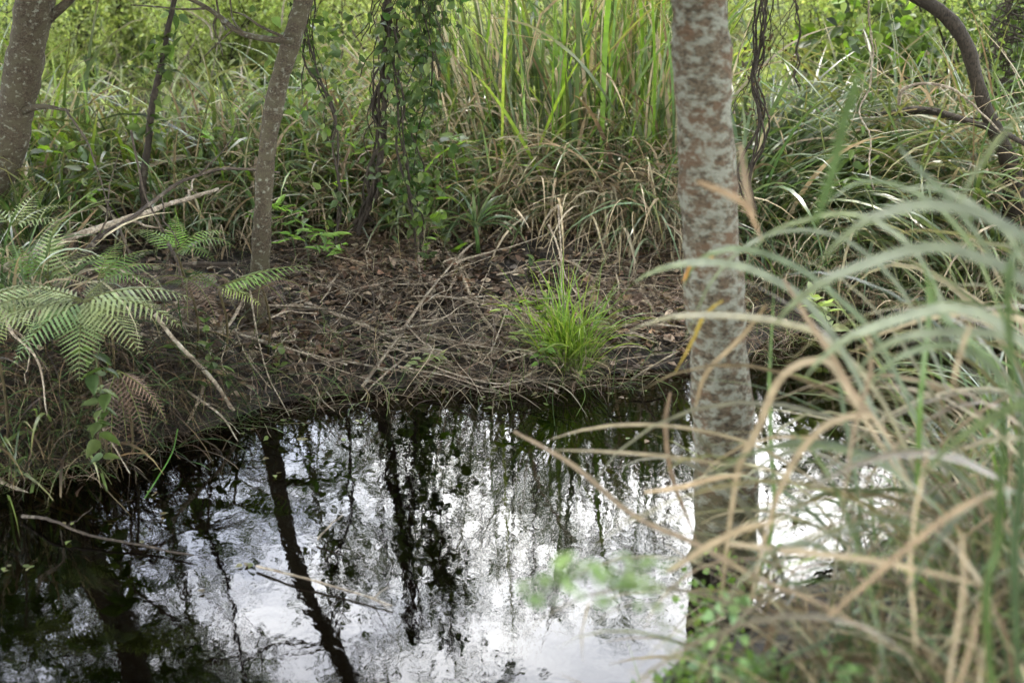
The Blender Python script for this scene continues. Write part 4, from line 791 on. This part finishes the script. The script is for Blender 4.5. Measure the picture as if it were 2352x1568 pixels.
for pts, D, w_, col, rt_ in [
    ([(2560, 1000), (2480, 800), (2352, 645), (2244, 590), (2152, 568), (2042, 586), (1896, 645), (1812, 700), (1770, 750)], (2.2, 2.7), 27, PG, None),
    ([(2100, 1150), (1960, 850), (1850, 690), (1742, 622), (1658, 600), (1566, 601), (1493, 622), (1450, 650)], (2.8, 3.4), 18, PG, None),
    ([(2120, 1120), (2010, 900), (1900, 785), (1804, 745), (1676, 727), (1566, 725), (1504, 738), (1440, 762)], (2.8, 3.5), 16, (.26, .23, .17), None),
    ([(2480, 1050), (2380, 830), (2300, 745), (2225, 712), (2152, 706), (2042, 736), (1950, 773), (1888, 822), (1850, 870)], (2.2, 2.7), 25, PG, None),
    ([(2460, 1080), (2400, 860), (2352, 785), (2262, 762), (2115, 762), (2010, 800), (1960, 860)], (2.3, 2.6), 22, PG, None),
    ([(2500, 860), (2430, 640), (2380, 560), (2299, 505), (2225, 475), (2115, 465), (2006, 494), (1925, 555), (1890, 600)], (2.1, 2.5), 27, PG, None),
    ([(2560, 1150), (2450, 960), (2360, 925), (2270, 960), (2180, 1020), (2100, 1100)], (1.9, 2.3), 25, PG2, None),
    ([(2150, 1080), (2030, 800), (1900, 660), (1780, 590), (1690, 570), (1610, 595), (1570, 660)], (2.8, 3.3), 15, PG2, None),
    ([(2220, 820), (2120, 600), (2030, 515), (1950, 490), (1850, 503), (1760, 545), (1700, 640)], (2.9, 3.3), 13, PG, None),
    ([(2180, 900), (2080, 680), (1960, 560), (1850, 530), (1740, 550), (1640, 640), (1570, 780)], (3.0, 3.4), 11, PG, None),
    ([(2380, 1000), (2300, 870), (2220, 800), (2130, 790), (2040, 830), (1980, 900)], (2.4, 2.7), 18, PG2, None),
    ([(2420, 760), (2330, 560), (2240, 470), (2150, 430), (2060, 440)], (2.6, 2.9), 14, PG, None),
    ([(2330, 800), (2250, 600), (2180, 500), (2080, 430), (1980, 420), (1900, 470)], (2.9, 3.1), 12, PG2, None),
    ([(2352, 250), (2290, 330), (2240, 400), (2180, 520)], (2.4, 2.5), 13, PG, None),
    ([(1870, 520), (1896, 450), (1925, 350), (1950, 250), (1975, 180), (2000, 130)], (2.1, 2.0), 24, (.12, .18, .08), None),
    ([(2330, 900), (2310, 700), (2322, 600), (2345, 540)], (2.0, 2.0), 22, (.08, .12, .05), None),
    ([(2340, 1568), (2330, 1300), (2345, 1100), (2352, 900)], (1.9, 1.9), 26, (.06, .09, .045), None),
    ([(2270, 1450), (2295, 1253), (2303, 1080), (2310, 900)], (2.0, 2.0), 22, DG, rt(.9, 2.0)),
    ([(1770, 1230), (1768, 1000), (1765, 850), (1775, 640)], (3.3, 3.4), 10, (.10, .16, .05), rt(.6, 3.4)),
    ([(2110, 1000), (2120, 860), (2135, 700), (2120, 600)], (2.8, 2.9), 14, (.10, .16, .05), rt(.95, 2.9)),
    ([(2140, 640), (2160, 720), (2280, 830), (2300, 900)], (2.5, 2.5), 14, (.11, .17, .06), None),
    ([(1960, 1300), (1970, 1150), (1930, 900), (1900, 700)], (2.8, 3.0), 11, DG, rt(.75, 2.7)),
    ([(2352, 700), (2200, 480), (2110, 390), (2060, 330)], (2.5, 2.7), 14, PG2, None),
    ]: hero(A1, pts, D, w_, np.array(col)*rng.uniform(.85, 1.1), rt_)
for pts, D, w_, col, rt_ in [
    ([(1650, 1420), (1672, 1230), (1698, 1077), (1742, 993), (1779, 901), (1823, 846), (1878, 824), (1914, 832), (1960, 900), (2040, 1030), (2110, 1120)], (2.9, 2.7), 17, TN, None),
    ([(1720, 1400), (1765, 1200), (1815, 1073), (1859, 1011), (1914, 967), (1987, 949), (2017, 967), (2060, 1040)], (2.7, 2.6), 16, TN, None),
    ([(1800, 640), (1850, 720), (1900, 800), (1960, 900), (2040, 1010), (2100, 1150)], (3.0, 2.5), 13, TN2, None),
    ([(1531, 1314), (1628, 1253), (1716, 1213), (1803, 1196)], (2.6, 2.4), 18, TN, None),
    ([(1180, 990), (1321, 1070), (1453, 1178), (1593, 1244), (1760, 1332), (1891, 1384), (2066, 1498)], (3.3, 2.2), 13, TN2, None),
    ([(1672, 1248), (1800, 1262), (1957, 1279), (2100, 1305), (2264, 1341)], (2.5, 2.2), 18, TN, None),
    ([(1904, 1415), (2000, 1330), (2093, 1253), (2190, 1180), (2286, 1130), (2352, 1110)], (2.3, 2.0), 18, TN2, None),
    ([(2132, 1034), (2102, 1178), (2093, 1297), (2102, 1406), (2110, 1500)], (2.3, 2.2), 10, TN, None),
    ([(2207, 1222), (2210, 1341), (2180, 1568), (2170, 1650)], (2.1, 2.0), 13, TN, None),
    ([(2250, 1380), (2230, 1480), (2180, 1640)], (2.0, 2.0), 12, TN2, None),
    ([(1900, 1120), (1750, 1030), (1620, 990), (1480, 975), (1350, 985), (1260, 1010)], (3.2, 3.5), 9, (.30, .25, .16), None),
    ([(1800, 1085), (1560, 1050), (1400, 1038), (1260, 1036)], (3.0, 3.3), 8, (.30, .25, .16), None),
    ([(1640, 590), (1608, 600), (1590, 610), (1565, 650)], (3.3, 3.4), 14, (.50, .24, .05), None),
    ([(1660, 690), (1620, 720), (1590, 780), (1545, 860)], (3.3, 3.4), 9, (.36, .27, .06), None),
    ([(1700, 330), (1720, 450), (1738, 500), (1720, 300)][:3], (2.7, 2.8), 14, (.42, .33, .24), None),
    ([(1600, 415), (1660, 440), (1720, 480), (1760, 560)], (2.7, 2.8), 14, (.45, .32, .2), None),
    ([(1990, 740), (2000, 850), (1960, 1000), (1930, 1200)], (2.7, 2.5), 10, TN2, None),
    ([(2230, 740), (2200, 830), (2190, 900)], (2.4, 2.4), 11, TN, None),
    ([(1760, 700), (1700, 780), (1620, 860), (1590, 960)], (3.2, 3.4), 12, (.26, .20, .12), None),
    ([(1540, 900), (1530, 980), (1545, 1100), (1600, 1250)], (3.5, 3.3), 12, (.22, .15, .09), None),
    ([(1480, 1130), (1560, 1120), (1640, 1100), (1720, 1088)], (3.0, 2.8), 12, (.5, .38, .24), None),
    ]: hero(A2, pts, D, w_, np.array(col)*rng.uniform(.85, 1.05), rt_)
A1.build('green_blades', M_grass, root, c1); A2.build('dry_blades', M_straw, root, c1)
ARC = [(.16, .18, .13), (.12, .145, .085), (.08, .11, .04), (.18, .155, .11), (.13, .105, .072)]
for x, y, n, L_, lab in ((.85, 2.55, 16, (.7, 1.15), 'arching silvery blades rooted in the bottom right corner'), (1.25, 2.9, 24, (.8, 1.4), 'arching silvery blades leaning left from the right edge'), (1.6, 3.4, 20, (.9, 1.5), 'arching grey green blades farther back at the right edge'), (.95, 3.2, 8, (.6, 1.0), 'arching pale blades in front of the right hand water')):
    clump('arching_grass_clump', lab, G(x, y), n, .22, L_, (.010, .021), (55, 85), (80, 160), ARC, az=R(165), spread=1.0, segs=12, dead=(n//2, .9), cat='grass clump', fold=.15, power=1.5, tip=(.3, .24, .15))
nb = [(1.15, 3.3, 130, 'mixed green and straw grass on the near bank right of the lichened trunk', (.5, 1.1)), (1.55, 3.6, 160, 'tall mixed grass at the right edge of the near bank', (.6, 1.25)), (.75, 2.7, 200, 'low straw tussock at the bottom right of centre', (.25, .6)),
      (1.05, 2.3, 220, 'straw tussock in the bottom right corner', (.3, .65)), (1.3, 2.75, 200, 'grass tussock at the lower right edge', (.4, .9)), (.5, 2.85, 40, 'small straw tussock at the near water edge below the lichened trunk', (.2, .5)), (1.9, 4.2, 110, 'tall grass clump farther along the right bank', (.6, 1.3))]
for x, y, n, lab, L_ in nb:
    clump('near_tussock', lab, G(x, y), int(n*.8), .32, L_, (.003, .010), (30, 88), (30, 150), GREY+GREEN+GREEN+BRIGHT[:1], segs=10, dead=(int(n*.9), .8, (0, 80), (20, 160)), cat='grass clump', tip=(.4, .3, .16))
# tangled straw on near bank
for x, y, n, lab in ((.65, 2.35, 260, 'heap of collapsed straw at the bottom edge'), (1.0, 2.1, 260, 'heap of collapsed straw in the corner'), (.9, 2.75, 200, 'heap of flattened straw behind the corner tussock')):
    clump('straw_heap', lab, G(x, y), int(n*.9), .34, (.3, .75), (.005, .013), (5, 60), (10, 80), TAN, mat=M_straw, cat='dead grass', segs=8, wob=.3, kink=.2)
# round leaved plants bottom centre right
for x, y, h, n, lab, pal in ((.36, 2.72, .42, 900, 'out of focus round leaved plant at the bottom edge right of the bright water', FG+[(.20, .28, .14)]), (.56, 2.6, .46, 900, 'out of focus bushy weed with pale round leaves in the bottom right', [(.16, .26, .10), (.2, .3, .16)]), (.46, 3.05, .34, 600, 'small leafy weed at the near water edge', FG),
                             (.68, 3.75, .3, 120, 'leafy green weed growing at the foot of the lichened trunk', FG)):
    shrub_mesh('round_leaf_weed', lab, G(x, y), h, .22, n, .024, pal, M_leaf, 'round', cat='weed', ncl=30)
weed('blurred light green leafy sprig reaching over the bright water at bottom centre', [G(.42, 1.75), P(1520, 1420, 1.7), P(1430, 1345, 1.65), P(1340, 1325, 1.62), P(1240, 1345, 1.6)], .03, 26, pal=[(.28, .40, .16)], jit=.012)
